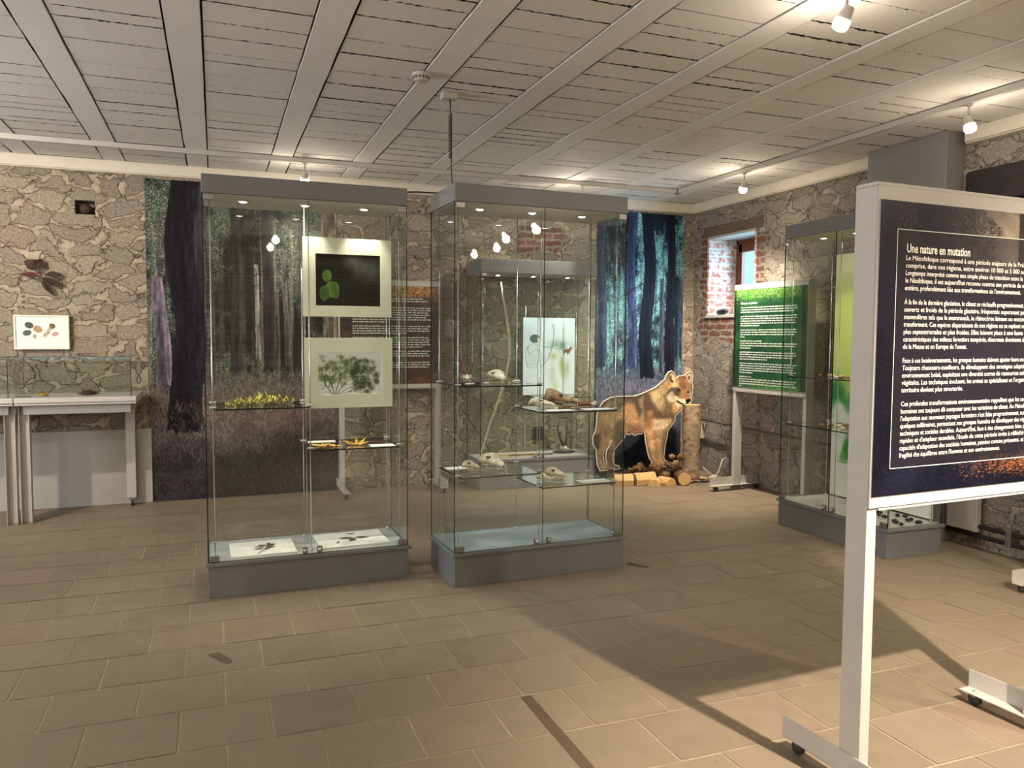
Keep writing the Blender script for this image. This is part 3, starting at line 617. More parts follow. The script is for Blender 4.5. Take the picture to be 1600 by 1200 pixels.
    strokes(img, rng, x, y, L, ang, c0, .42, .03)
    for c, r_ in (((712, 490), 25), ((908, 530), 20)):
        cx, cy = A([c])[0]; yy, xx = np.mgrid[0:h, 0:w]; d = np.hypot((xx - cx) / 1.5, (yy - cy + oy)) * 2.4
        img[:] = lerp(img, np.broadcast_to(C(24, 18, 16), (h, w, 3)), sstep(r_ + 3 - d, 0, 6)); img[:] = lerp(img, np.broadcast_to(C(132, 84, 42), (h, w, 3)), sstep(r_ * .56 - d, 0, 4)); img[:] = lerp(img, np.broadcast_to(C(10, 8, 8), (h, w, 3)), sstep(r_ * .3 - d, 0, 3))
    reg(A([(856,690),(880,668),(950,670),(968,700),(930,745),(900,762),(870,735)]), (16, 14, 16), 2)
    reg(A([(672,682),(700,690),(770,740),(850,768),(905,765),(900,785),(820,785),(740,750),(690,715)]), (30, 20, 20), 2)
    reg(A([(900,765),(965,700),(960,740),(915,790)]), (226, 210, 190), 2)
    out = np.broadcast_to(C(240, 236, 226), (h, w, 3)).copy(); m = blur(body.astype(float), 3)
    fr = sstep(m, .55, .9); img = lerp(out, img, fr); return img
M_wolf = img_mat('wolf_print', wolf_art() * np.array([.84, .80, .74]), .6, .2)
M_halo = mat('white_board_edge', lin(232, 228, 218), .6)

# ------------------------------------------------------------------ room shell
CZ = 3.0; XL, XR, YN, YB = -5.0, 5.12, -3.0, 7.66
def struct(o): o['kind'] = 'structure'; return o
# floor: square stone tiles in a running bond, measured rows
rows = [2.97 + .335 * k for k in range(-18, 5)] + [4.65, 4.995, 5.345, 5.695, 6.045, 6.39, 6.73, 7.07, 7.41, 7.75]
fv, ff, ft, fm = [], [], [], []; rr = random.Random(4)
fv += [(XL, YN, -.002), (XR + .6, YN, -.002), (XR + .6, YB + .1, -.002), (XL, YB + .1, -.002)]; ff.append((0, 1, 2, 3)); ft.append(0); fm.append(1)
for k, (a, b) in enumerate(zip(rows[:-1], rows[1:])):
    off = .183 if (k - 18) % 2 == 0 else .015
    for i in range(-17, 18):
        x0 = off + .335 * i; x1 = x0 + .335
        if x1 < XL or x0 > XR + .3 or b < YN: continue
        g = .0042; z0 = rr.uniform(-.0008, .0008); j = lambda: rr.uniform(-.0012, .0012)
        q = len(fv); fv += [(x0 + g + j(), a + g + j(), z0), (x1 - g + j(), a + g + j(), z0), (x1 - g + j(), b - g + j(), z0), (x0 + g + j(), b - g + j(), z0)]
        ff.append((q, q + 1, q + 2, q + 3)); ft.append(rr.random()); fm.append(0)
me = bpy.data.meshes.new('floor'); me.from_pydata(fv, [], ff); me.materials.append(M_tile); me.materials.append(M_grout); me.polygons.foreach_set('material_index', fm)
ca = me.color_attributes.new('tone', 'FLOAT_COLOR', 'CORNER'); arr = np.repeat(np.array(ft, np.float32), 4); ca.data.foreach_set('color', np.stack([arr, arr, arr, np.ones_like(arr)], 1).ravel())
floor = bpy.data.objects.new('floor', me); COL.objects.link(floor); struct(floor)
m = MB(); m.box(1.167, 1.213, 2.1, 2.955, -.002, .0015); m.build('filler_strip', M_darktile, floor)
m = MB(); m.add([(-.058, 3.862, .002), (-.02, 3.80, .002), (.02, 3.728, .002), (.048, 3.738, .002), (.043, 3.775, .002), (-.008, 3.876, .002)], [tuple(range(6))])
m.add([(2.52, 4.50, .002), (2.60, 4.38, .002), (2.64, 4.39, .002), (2.56, 4.53, .002)], [(0, 1, 2, 3)]); m.build('dark_patches', M_darktile, floor)

# ceiling: boards with ragged gaps between flush beams
beams = [-4.89, -4.22, -3.55, -2.88, -2.21, -1.545, -.87, -.205, .466, 1.135, 1.805, 2.485, 3.146, 3.80, 4.47, 5.1]; BW = .168
m = MB(); rr = random.Random(9)
m.box(XL, XR + .3, YN, YB + .2, CZ + .03, CZ + .12, 1)
for i in range(len(beams) - 1):
    x0 = beams[i] + BW + .007; x1 = beams[i + 1] - .007; y = YN
    while y < YB + .02:
        wd = rr.choice([.13, .17, .21, .24, .26, .3]); y1 = min(y + wd, YB + .05); gap = rr.choice([.0006, .0012, .003, .0045, .006, .007])
        if x1 - x0 < .1: break
        n = 30; z = CZ + rr.uniform(-.001, .002); vs = []
        for s, yy in ((0, y), (1, y1)):
            for q in range(n + 1):
                jit = abs(rr.gauss(0, 1)) * gap * .7 + (rr.random() < .6) * gap * .9; vs.append((x0 + (x1 - x0) * q / n, yy + (jit if s == 0 else -jit), z))
        vs2 = [(a, b, CZ + .029) for a, b, c in vs]; N = n + 1; fs = []; fd = []
        for q in range(n):
            fs.append((q, N + q, N + q + 1, q + 1)); fd += [(q, q + 1, 2 * N + q + 1, 2 * N + q), (N + q, 3 * N + q, 3 * N + q + 1, N + q + 1)]
        m.add(vs + vs2, fs + fd, 0); m.m[-len(fd):] = [1] * len(fd); y = y1
ceil = m.build('ceiling', [M_board, M_void]); struct(ceil)
for i, x in enumerate(beams):
    b = MB(); n = 60; L, R = [], []
    for q in range(n + 1):
        yy = YN + (YB + .05 - YN) * q / n; L.append(x + rr.gauss(0, .0016)); R.append(x + BW + rr.gauss(0, .0016))
    vs = []; fs = []
    for q in range(n + 1):
        yy = YN + (YB + .05 - YN) * q / n; vs += [(L[q], yy, CZ + .029), (L[q] + .004, yy, CZ - .004), (R[q] - .004, yy, CZ - .004), (R[q], yy, CZ + .029)]
    for q in range(n):
        for k in range(3): fs.append((q * 4 + k, q * 4 + k + 1, q * 4 + 5 + k, q * 4 + 4 + k))
    b.add(vs, fs, 0); b.build('beam', M_beam, ceil)

# walls
def wall(name, boxes, mt):
    m = MB()
    for b in boxes: m.box(*b)
    return struct(m.build(name, mt))
wb = wall('wall_back', [(XL - .3, XR + .5, YB, YB + .3, -.05, CZ + .1)], M_stone_back)
# the back wall has a small put-log hole, cut for real
cut = MB().box(-1.105, -.95, YB - .05, YB + .16, 2.53, 2.65).build('cut', M_void)
bm_ = wb.modifiers.new('hole', 'BOOLEAN'); bm_.object = cut; bm_.operation = 'DIFFERENCE'
dg = bpy.context.evaluated_depsgraph_get(); nm = bpy.data.meshes.new_from_object(wb.evaluated_get(dg)); wb.modifiers.clear(); wb.data = nm
bpy.data.objects.remove(cut)
WY0, WY1, WZ0, WZ1 = 6.585, 7.39, 1.745, 2.59
wr = wall('wall_right', [(XR, XR + .45, YN, WY0, -.05, CZ + .1), (XR, XR + .45, WY1, YB + .3, -.05, CZ + .1), (XR, XR + .45, WY0, WY1, -.05, WZ0), (XR, XR + .45, WY0, WY1, WZ1, CZ + .1)], M_stone_right)
LY0, LY1 = 3.7, 5.1
wl = wall('wall_left', [(XL - .3, XL, YN, LY0, -.05, CZ + .1), (XL - .3, XL, LY1, YB, -.05, CZ + .1), (XL - .3, XL, LY0, LY1, -.05, .95), (XL - .3, XL, LY0, LY1, 2.45, CZ + .1)], M_stone_side)
wn = wall('wall_front', [(XL - .3, -3.9, YN - .3, YN, -.05, CZ + .1), (-1.5, XR + .4, YN - .3, YN, -.05, CZ + .1), (-3.9, -1.5, YN - .3, YN, -.05, .95), (-3.9, -1.5, YN - .3, YN, 2.45, CZ + .1)], M_stone_side)
# brick lining of the window reveal, stone sill, lintel
m = MB(); m.box(XR - .002, XR + .36, WY1 - .012, WY1 + .02, WZ0, WZ1); m.box(XR - .002, XR + .36, WY0 - .02, WY0 + .012, WZ0, WZ1); rv = m.build('reveal_bricks', M_brick, wr)
m = MB(); m.box(XR - .02, XR + .36, WY0 - .02, WY1 + .02, WZ0 - .03, WZ0 + .004); m.build('sill', M_plaster, wr, .006)
m = MB(); m.box(XR - .002, XR + .36, WY0 - .01, WY1 + .01, WZ1 - .006, WZ1 + .02); m.build('reveal_soffit', M_plaster, wr)
m = MB(); m.box(XR - .018, XR + .1, 6.47, 7.47, WZ1 + .02, WZ1 + .125); m.build('window_lintel', M_lintel, wr, .008)
m = MB(); m.box(XR - .05, XR + .1, 2.2, 4.19, 2.46, 2.70); m.box(XR - .03, XR + .1, 2.2, 4.10, 2.36, 2.46); m.build('alcove_lintel', M_darkbeam, wr, .02)
# window frame and pane
fr = empty('window_1', (XR + .36, 0, 0)); struct(fr)
m = MB(); y0, y1 = WY0, WY1
for a, b, c, d in ((y0, y0 + .05, WZ0, WZ1), (y1 - .05, y1, WZ0, WZ1), (y0, y1, WZ1 - .05, WZ1), (y0, y1, WZ0, WZ0 + .05), (y0 + .05, y0 + .1, WZ0 + .05, WZ1 - .05), (y1 - .11, y1 - .05, WZ0 + .05, WZ1 - .05), (y0 + .05, y1 - .05, WZ1 - .14, WZ1 - .05), (y0 + .05, y1 - .05, WZ0 + .05, WZ0 + .11), (y0 + .05, y1 - .05, 2.0, 2.03)):
    m.box(0, .05, a, b, c, d)
m.build('window_frame', M_winwood, fr, .004); m = MB(); m.box(.02, .026, y0 + .08, y1 - .08, WZ0 + .08, WZ1 - .08); m.build('pane', M_pane, fr)
for k, (cx, cy, wdt, ax) in enumerate(((XL - .15, 4.4, 1.4, 'y'), (-2.7, YN - .15, 2.4, 'x'))):  # left window follows from bluish daylight; front one added for fill light
    fr = empty('window_%d' % (k + 2), (cx, cy, 0), PI / 2 if ax == 'y' else 0); struct(fr); m = MB()
    for a in (-wdt / 2, -.025, wdt / 2 - .05): m.box(a, a + .05, -.03, .03, .95, 2.45)
    m.box(-wdt / 2, wdt / 2, -.03, .03, .95, 1.0); m.box(-wdt / 2, wdt / 2, -.03, .03, 2.4, 2.45); m.build('window_frame', M_winwood, fr, .004)
    m = MB(); m.box(-wdt / 2, wdt / 2, -.003, .003, .97, 2.43); m.build('pane', M_pane, fr)
# ceiling trims and the boxed pilaster
struct(MB().box(XL, 5.09, YB - .045, YB, 2.905, CZ).box(XL, 5.09, YB - .035, YB, 2.895, 2.905).build('trim_1', M_trim, None, .004))
struct(MB().box(5.065, XR, 4.98, YB, 2.905, CZ).box(5.075, XR, 4.98, YB, 2.895, 2.905).build('trim_2', M_trim, None, .004))
struct(MB().box(5.03, XR, YN, 4.175, 2.905, CZ).box(5.045, XR, YN, 4.175, 2.895, 2.905).build('trim_3', M_trim, None, .004))
struct(MB().box(4.945, XR, 4.24, 4.975, 0, CZ).build('trim_4', M_boxing, None, .004))
struct(MB().box(XL, -.545, YB - .03, YB, 0, .665).build('baseboard_back', M_plaster, None, .006))
struct(MB().box(XL, XL + .03, YN, YB - .03, 0, .665).build('baseboard_left', M_plaster, None, .006))
# heating pipes low along the right wall
t = empty('heating_pipe', (XR - .075, 0, 0), 0, 'thin dark heating pipe running low along the right stone wall', 'pipe')
MB().tube([(0, 7.55, .60), (-.01, 6.4, .58), (0, 5.0, .56)], .011).build('pipe_run', M_lintel, t)
MB().box(-.02, .045, 7.35, 7.41, .38, .55).build('pipe_box', M_plaster, t, .004)
t = empty('floor_pipe', (XR - .06, 0, 0), 0, 'pair of dark pipes clipped to the stone wall near the floor, right of the pilaster', 'pipe')
for zz in (.10, .17): MB().tube([(0, 4.22, zz), (0, 3.0, zz), (0, 1.0, zz)], .016).build('pipe_run', M_darkbeam, t)
MB().box(-.03, .06, 3.70, 3.74, .08, .20).build('pipe_clip', M_steel, t, .004)

# ------------------------------------------------------------------ lights of the room: rail and spotlights
t = empty('ceiling_light_rail', (0, 0, 0), 0, 'slim white lighting rail running round the ceiling near the walls', 'light rail')
MB().box(XL, 4.42, 6.885, 6.92, 2.955, 2.996).build('rail', M_white, t, .003); MB().box(4.385, 4.42, -2.5, 6.885, 2.955, 2.996).build('rail', M_white, t, .003)
MB().box(4.375, 4.43, 6.87, 6.93, 2.95, 2.997).build('corner_joint', M_steel, t, .003)
def spot(loc, target, label, power, blend=.5, size=75, col=WARM, hang=.10, glow=3.5, group='white spotlights on the ceiling'):
    t = empty('track_spotlight', loc, 0, label, 'spotlight', group)
    d = (Vector(target) - Vector(loc)).normalized(); M = d.to_track_quat('Z', 'Y').to_matrix().to_4x4(); base = Vector((0, 0, -hang))
    MB().tube([(0, 0, 0), (0, 0, -hang)], .007, 8).lathe([(.02, 0), (.02, -.008)], (0, 0, 0), 12).build('stem', M_white, t)
    MM = Matrix.Translation(base) @ M
    MB().lathe([(.012, -.03), (.022, -.025), (.026, .0), (.034, .045), (.033, .046), (.024, .0)], (0, 0, 0), 18, 0, MM).build('lamp_holder', M_white, t)
    MB().lathe([(.018, -.0), (.034, .03), (.036, .05), (.03, .068), (.012, .076)], (0, 0, 0), 18, 0, MM).build('bulb', M_bulb, t)
    l = bpy.data.lights.new('spot', 'SPOT'); l.energy = power; l.color = col; l.spot_size = math.radians(size); l.spot_blend = blend; l.shadow_soft_size = .03
    o = bpy.data.objects.new('spot', l); COL.objects.link(o); o.parent = t; o.location = base + d * .085; o.rotation_euler = (-d).to_track_quat('Z', 'Y').to_euler()
    # the frosted bulb also glows to all sides
    l = bpy.data.lights.new('bulb_glow', 'POINT'); l.energy = glow; l.color = col; l.shadow_soft_size = .05
    o = bpy.data.objects.new('bulb_glow', l); COL.objects.link(o); o.parent = t; o.location = base + d * .15
    return t
P0 = 60
spot((.732, 6.90, 2.955), (.75, 7.66, 1.9), 'small white spotlight on the back rail above the left tall glass case', P0 * .45)
spot((3.33, 6.90, 2.955), (2.4, 7.6, 1.2), 'small white spotlight mostly hidden behind the middle glass case canopy', P0 * .5)
spot((4.403, 5.84, 2.955), (4.6, 7.0, .6), 'white spotlight on the right rail near the window, pointing straight down', P0 * 4.0, .85, 105)
spot((4.403, 3.63, 2.955), (4.75, 3.2, .6), 'white spotlight on the right rail beside the boxed pilaster, tilted right', P0 * .5)
spot((2.56, 2.72, 2.996), (2.15, 4.3, .4), 'white spotlight cut by the top edge of the picture', P0 * .25, .6, 80)
# unseen spotlights: some follow from shadows, the rest are added to brighten the room
for loc, tg, pw, gl in (((-2.6, 5.1, 2.955), (-1.0, 7.66, 1.25), 1.9, 18), ((2.25, .34, 2.955), (2.7, 1.45, .0), 9.5, 6), ((-3.6, 3.4, 2.955), (-1.9, 5.5, 0), .2, 40), ((-3.4, .2, 2.955), (-1.5, 3.4, 0), .2, 34),
                        ((.9, -1.9, 2.955), (.6, 4.4, .0), .15, 10), ((-1.4, -1.8, 2.955), (-.8, 3.4, 0), .15, 12), ((3.9, .2, 2.955), (3.6, 4.2, .0), 1.6, 12), ((4.3, -1.8, 2.955), (3, 2, 0), 1.0, 14)):
    spot(loc, tg, 'unseen white spotlight on the ceiling lighting the room', P0 * pw, .7, 84, glow=gl)

# smoke detector, socket box and coiled cable
t = empty('smoke_detector', (1.125, 4.45, 2.996), 0, 'round white smoke detector on a ceiling beam', 'smoke detector')
MB().lathe([(.056, 0), (.056, -.012), (.05, -.022)], (0, 0, 0), 28).build('base', M_white, t)
MB().lathe([(.048, -.022), (.046, -.036), (.036, -.044), (.012, -.046)], (0, 0, 0), 28).build('sensor_cover', M_white, t)
m = MB()
for k in range(14): a = k * PI / 7; m.box(-.006, .006, .0465, .049, -.034, -.026, 0, Matrix.Rotation(a, 4, 'Z'))
m.build('vents', M_black, t)
t = empty('ceiling_socket', (1.375, 4.745, 2.998), 0, 'small white socket box on the ceiling above the gap between cases', 'socket')
MB().box(-.05, .05, -.035, .035, -.04, 0).build('housing', M_white, t, .006)
pts = [(1.378, 4.74, 2.958), (1.38, 4.74, 2.93), (1.38, 4.74, 2.88)]
for k in range(24 * 10):
    a = k * 2 * PI / 10; zz = 2.87 - k / 240 * .27; pts.append((1.381 + .009 * math.cos(a), 4.74 + .009 * math.sin(a), zz))
pts += [(1.385, 4.74, 2.55), (1.39, 4.735, 2.47), (1.40, 4.73, 2.41), (1.42, 4.70, 2.396)]
tag(MB().tube(pts, .0035, 6).build('coiled_cable', M_black), 'black coiled power cable hanging from the ceiling socket', 'cable')
tag(MB().tube([(1.40, 4.80, 2.396), (1.2, 4.9, 2.41), (1.0, 4.95, 2.40), (.85, 4.93, 2.394)], .005, 6).build('bridge_cable', M_black), 'black cable lying between the two tall case tops', 'cable')

# ------------------------------------------------------------------ glass display cases
def glass_box_pane(m, x0, x1, y0, y1, z0, z1):
    dx, dy, dz = x1 - x0, y1 - y0, z1 - z0; th = min(dx, dy, dz)
    mi = [1 if dz > th else 0, 1 if dz > th else 0, 1 if dy > th else 0, 1 if dy > th else 0, 1 if dx > th else 0, 1 if dx > th else 0]
    return m.box(x0, x1, y0, y1, z0, z1, mi)
def display_case(loc, rz, label, Wd=1.158, D=.48, zb=.185, zt=2.285, H=2.39, shelves=(), lens=None, lp=9, lcol=(1, .9, .72), doors=True, group='tall glass display cases', ndl=3, inner=None):
    t = empty('display_case', loc, rz, label, 'display case', group); G = [M_glass, M_edge]; g = .006
    MB().box(0, Wd, 0, D, 0, zb).build('plinth', M_case, t, .003)
    MB().box(-.012, Wd + .02, -.012, D + .012, zb, zb + .022).build('base_plate', M_case, t, .003)
    MB().box(.012, Wd - .012, .012, D - .012, zb + .0225, zb + .026).build('base_liner', inner or M_greyliner, t)
    MB().box(0, Wd, -.004, D + .004, zt, H).build('canopy', M_case, t, .004)
    MB().box(.012, Wd - .012, .012, D - .012, zt - .004, zt - .0002).build('canopy_lining', M_cream, t)
    z0 = zb + .023; z1 = zt - .001; half = Wd / 2
    for a, b in ((.002, half - .002), (half + .002, Wd - .002)): glass_box_pane(MB(), a, b, 0, g, z0, z1).build('door', G, t)
    glass_box_pane(MB(), 0, g, g + .001, D - g - .001, z0, z1).build('side_pane', G, t); glass_box_pane(MB(), Wd - g, Wd, g + .001, D - g - .001, z0, z1).build('side_pane', G, t)
    glass_box_pane(MB(), .0, Wd, D - g, D, z0, z1).build('back_pane', G, t)
    for x in (.008, Wd - .062):
        for z in (z0 + .004, z1 - .036): MB().box(x, x + .054, -.006, g + .008, z, z + .032).build('hinge', M_steel, t, .002)
    for x in (half - .042, half + .042):
        k = MB().box(x - .015, x + .015, -.008, g + .006, z0 + .006, z0 + .044).build('lock', M_steel, t, .003)
        MB().lathe([(.011, 0), (.012, .006), (.008, .012)], (0, 0, 0), 14, 0, Matrix.Translation((x, -.008, z0 + .026)) @ Matrix.Rotation(PI / 2, 4, 'X')).build('lock_knob', M_chrome, k)
    fy, by = .055, D - .055
    rods = {}
    for nm_, x in (('l', .04), ('m', half), ('r', Wd - .04)):
        for y in (fy, by):
            r = MB().tube([(x, y, z0 + .004), (x, y, z1)], .003, 8).lathe([(.009, 0), (.009, .014)], (x, y, z0 + .004), 10).build('rod', M_chrome, t); rods[(nm_, y)] = (r, x)
    for side, z in shelves:
        x0, x1 = (.045, half) if side == 'l' else (half, Wd - .045)
        if side == 'b': x0, x1 = .045, Wd - .045
        glass_box_pane(MB(), x0 + .004, x1 - .004, fy - .04, by + .02, z - .008, z).build('glass_shelf', G, t)
        for key in {'l': ('l', 'm'), 'r': ('m', 'r'), 'b': ('l', 'r')}[side]:
            for y in (fy, by):
                r, x = rods[(key, y)]; sx = -1 if key == 'l' or (key == 'm' and side == 'l') else 1
                MB().tube([(x - .018, y, z + .006), (x + .018, y, z + .006)], .006, 8).build('shelf_clamp', M_white, r)
    for k in range(ndl):
        x = Wd * (.195 + .305 * k) if ndl == 3 else Wd * (.28 + .44 * k); y = .19 if D < .6 else D / 2
        d = MB().lathe([(.038, 0), (.040, -.004), (.030, -.007), (.027, -.002), (.027, .0)], (x, y, zt - .004), 22).build('downlight', M_chrome, t)
        MB().lathe([(.025, -.001), (.02, -.006), (.008, -.009)], (x, y, zt - .004), 16).build('lamp_glass', lens or M_lens, d)
        l = bpy.data.lights.new('downlight_beam', 'SPOT'); l.energy = lp; l.color = lcol; l.spot_size = math.radians(78); l.spot_blend = .8; l.shadow_soft_size = .02
        o = bpy.data.objects.new('downlight_beam', l); COL.objects.link(o); o.parent = t; o.location = (x, y, zt - .02)
    return t
case_a = display_case((-.059, 4.689, 0), .008, 'tall glass display case on the left, with two mounted photographs inside', shelves=(('l', 1.082), ('r', .825)), lp=24, lcol=(1, .93, .74))
case_b = display_case((1.311, 4.409, 0), .036, 'tall glass display case in the middle holding animal skulls on four shelves', shelves=(('l', 1.205), ('r', 1.033), ('l', .657), ('r', .562)), lens=M_lensc, lp=10, lcol=(.86, .94, 1.0), inner=M_blueliner)
case_c = display_case((2.39, 7.16, 0), 0.0, 'lower glass display case against the back wall behind the middle case', Wd=1.24, D=.44, zb=.27, zt=2.115, H=2.25, shelves=(('r', .895),), lens=M_lensc, lp=11, lcol=(.88, .96, 1.0), group=None, inner=M_white)
case_d = display_case((4.25, 5.10, 0), -PI / 2, 'tall glass display case on the right, partly hidden by the dark text panel', Wd=1.10, D=.50, shelves=(('b', 1.2), ('b', .82)), lens=M_lensc, lp=9, lcol=(1, .96, .86), inner=M_white)

# ------------------------------------------------------------------ rolling text panels
def caster(m_parent, x, y, zt=.05):
    c = MB().box(x - .018, x + .018, y - .012, y + .012, zt - .012, zt).build('caster', M_steel, m_parent, .002)
    MB().lathe([(.006, -.009), (.025, -.009), (.025, .009), (.006, .009)], (0, 0, 0), 16, 0, Matrix.Translation((x, y, .0255)) @ Matrix.Rotation(PI / 2, 4, 'Y')).build('wheel', M_rubber, c)
def foot(t, x, s, y0=-.255, y1=.345, zb=.05):
    """L-section foot: upright plate outside, flat flange inside (s = +1 when inside is towards +x)"""
    f = MB().box(min(x, x + s * .004), max(x, x + s * .004), y0, y1, zb, .13).box(min(x, x + s * .06), max(x, x + s * .06), y0, y1, zb, zb + .005).build('foot', M_white, t, .0015)
    for y in (y0 + .05, y1 - .05): caster(f, x + s * .03, y)
    MB().lathe([(.007, 0), (.007, .006)], (x + s * .035, y1 - .05, zb + .005), 8).build('bolt', M_chrome, f)
def panel(loc, rz, label, printmat, top=1.99, zb=.955, Wd=1.0, cat='text panel'):
    t = empty('text_panel', loc, rz, label, cat)
    for x in (0, Wd - .042):
        MB().box(x, x + .042, .006, .09, .055, top - .012).build('post', M_white, t, .002)
    foot(t, -.004, 1); foot(t, Wd + .004, -1)
    MB().box(-.001, Wd + .001, .004, .09, top - .012, top).box(.0425, Wd - .0425, .008, .085, top - .055, top - .0125).build('top_rail', M_white, t, .002)
    MB().box(.0425, Wd - .0425, .012, .085, zb, zb + .04).box(.0425, Wd - .0425, -.004, .085, zb - .006, zb).build('bottom_rail', M_white, t, .002)
    MB().box(.001, Wd - .001, -.001, .0055, zb + .004, top - .013).build('backing_board', M_white, t)
    b = uvquad('poster', Wd - .008, .938, printmat, t, .003, M_white, loc=(.004, -.0045, zb + .041))
    return t, b
def word_lines(parent, x0, z0, wd, lines, dz, hh, seed, mt=None, thick=.0008):
    """unreadable small print: rows of word-length marks"""
    r = random.Random(seed); m = MB(); z = z0
    for ln in lines:
        if ln == 0: z -= dz * .8; continue
        x = x0; end = x0 + wd * ln
        while x < end - .004:
            L = min(r.uniform(.008, .05), end - x); xx = x
            while xx < x + L - .002:
                l2 = r.uniform(.003, .007); hz = hh * r.choice([.7, .75, 1.0, .8]); m.box(xx, min(xx + l2, x + L), -thick, 0, z, z + hz); xx += l2 + .0015
            x += L + .008
        z -= dz
    return m.build('small_print', mt or M_ink2, parent)
def text_mesh(body, size, bold=0.0):
    c = bpy.data.curves.new('t', 'FONT'); c.body = body; c.size = size; c.offset = bold; c.resolution_u = 2; c.extrude = 0.0
    o = bpy.data.objects.new('t', c); COL.objects.link(o); dg = bpy.context.evaluated_depsgraph_get(); dg.update()
    me = bpy.data.meshes.new_from_object(o.evaluated_get(dg)); bpy.data.objects.remove(o); bpy.data.curves.remove(c); return me
def text_lines(name, parent, items, y, mt):
    """items: (text, x, z, size, bold, width or None, prefix); one mesh in the xz plane facing -y"""
    V, Fc = [], []
    for s, x, z, size, bold, wd, pre in items:
        me = text_mesh(s, size, bold); co = np.zeros(len(me.vertices) * 3); me.vertices.foreach_get('co', co); co = co.reshape(-1, 3); sx = 1.0
        if wd:
            mp = text_mesh(pre, size, bold); c2 = np.zeros(len(mp.vertices) * 3); mp.vertices.foreach_get('co', c2); sx = wd / c2.reshape(-1, 3)[:, 0].max(); bpy.data.meshes.remove(mp)
        k = len(V); V += [(x + a * sx, y, z + b) for a, b, _ in co]; Fc += [tuple(k + i for i in p.vertices) for p in me.polygons]; bpy.data.meshes.remove(me)
    me = bpy.data.meshes.new(name); me.from_pydata(V, [], Fc); me.materials.append(mt); o = bpy.data.objects.new(name, me); COL.objects.link(o); o.parent = parent; return o

pa, poster = panel((1.938, 1.90, 0), math.radians(3.2), 'large dark text panel in the right foreground headed Une nature en mutation', M_pdark)
LN = [("Le Mésolithique correspond à une période majeure de la P", "réhistoire"), ("comprise, dans nos régions, entre environ 10 000 et 5 000", " avant notre ère."), ("Longtemps interprété comme une simple phase de transition entre", " le Paléolithique et"),
      ("le Néolithique, il est aujourd'hui reconnu comme une période d", "e mutation à part"), ("entière, profondément liée aux transformations de l'environnemen", "t."), None,
      ("À la fin de la dernière glaciation, le climat se réchauffe progressivem", "ent. Les milieux"), ("ouverts et froids de la période glaciaire, fréquentés auparavan", "t par de grands"), ("mammifères tels que le mammouth, le rhinocéros laineux ou en", "core le renne, se"),
      ("transforment. Ces espèces disparaissent de nos régions ou se replie", "nt vers des zones"), ("plus septentrionales et plus froides. Elles laissent place à une fa", "une et une flore"), ("caractéristiques des milieux forestiers tempérés, désormais domina", "nts dans la vallée"), "de la Meuse et en Europe de l'ouest.", None,
      ("Face à ces bouleversements, les groupes humains doivent ajuster leu", "rs modes de vie."), ("Toujours chasseurs-cueilleurs, ils développent des stratégies a", "daptées à un"), ("environnement boisé, exploitant une diversité accrue de ressourc", "es animales et"), ("végétales. Les techniques évoluent, les armes se spécialisent et l'", "organisation du"), "territoire devient plus structurée.", None,
      ("Ces profondes transformations environnementales rappellent que", " les sociétés"), ("humaines ont toujours dû composer avec les variations du climat. Au", " Mésolithique,"), ("l'adaptation aux nouveaux paysages forestiers s'est faite progressivem", "ent, sur"), ("quelques millénaires, permettant aux groupes humains de développer", " des réponses"),
      ("techniques et sociales durables. Aujourd'hui, face à des changement", "s bien plus"), ("rapides et d'ampleur mondiale, l'étude de cette période invite à r", "éfléchir aux"), ("capacités d'adaptation des sociétés humaines, passées comme prése", "ntes, et à la"), "fragilité des équilibres entre l'homme et son environnement."]
SHORT = {"de la Meuse et en Europe de l'ouest.": .292, "territoire devient plus structurée.": .282, "fragilité des équilibres entre l'homme et son environnement.": .478}
items = []; z = 1.7505; dz = .0238
for l in LN:
    if l is None: z -= dz * .88; continue
    if isinstance(l, tuple): items.append((l[0] + l[1], .120, z, .0222, .0, .556, l[0]))
    else: items.append((l, .120, z, .0222, .0, SHORT[l] * 1.03, l))
    z -= dz
hd = text_lines('heading', pa, [('Une nature en mutation', .122, 1.775, .040, .0006, .298, 'Une nature en mutation')], -.0062, M_ink)
bt = text_lines('body_text', pa, items, -.0062, M_ink)
m = MB(); x0, x1, z0, z1 = .080, .895, 1.082, 1.847; w_ = .0022
for b in ((x0, x1, z0, z0 + w_), (x0, x1, z1 - w_, z1), (x0, x0 + w_, z0, z1), (x1 - w_, x1, z0, z1)): m.box(b[0], b[1], -.0056, -.0048, b[2], b[3])
m.build('frame_line', M_ink2, pa)

pb, poster = panel((4.76, 6.42, 0), -math.radians(86.5), 'green text panel on a white wheeled stand in front of the window wall', M_pgreen, 2.015, .985, .96)
word_lines(pb, .10, 1.785, .74, [.98, 1, .95, 0, 1, 1, .96, .98, .35, 0, .99, 1, .97, .08, 0, .4, 1, .98, .2, 0, .98, 1, .95, .5, 0, 1, .98, .97, 1, .25, 0, .22, 1, .97, 1, .04], .0222, .0125, 3, M_ink2).location.y = -.0055
text_lines('heading', pb, [('Chasser & pêcher', .095, 1.822, .030, .0009, .235, 'Chasser & pêcher')], -.0062, M_ink)
pc, poster = panel((1.085, 7.40, 0), 0.0, 'brown text panel on a wheeled stand behind the left glass case', M_pbrown, 2.03, 1.0, .975)
word_lines(pc, .12, 1.85, .75, [.9, .96, .3, 0, 1, 1, .97, .99, .96, 1, .4, 0, 1, .98, 1, .7, 0, .97, 1, .98, 1, .9, 0, 1, .96, .99, .5, 0, .98, 1, .97], .0225, .0125, 7, M_ink2).location.y = -.0055

# a fourth stand whose foot shows under the dark panel
pd_, poster = panel((4.665, 3.22, 0), -PI / 2, 'white wheeled stand behind the dark text panel, only its foot showing', M_pbrown, 1.99, .955, .62)

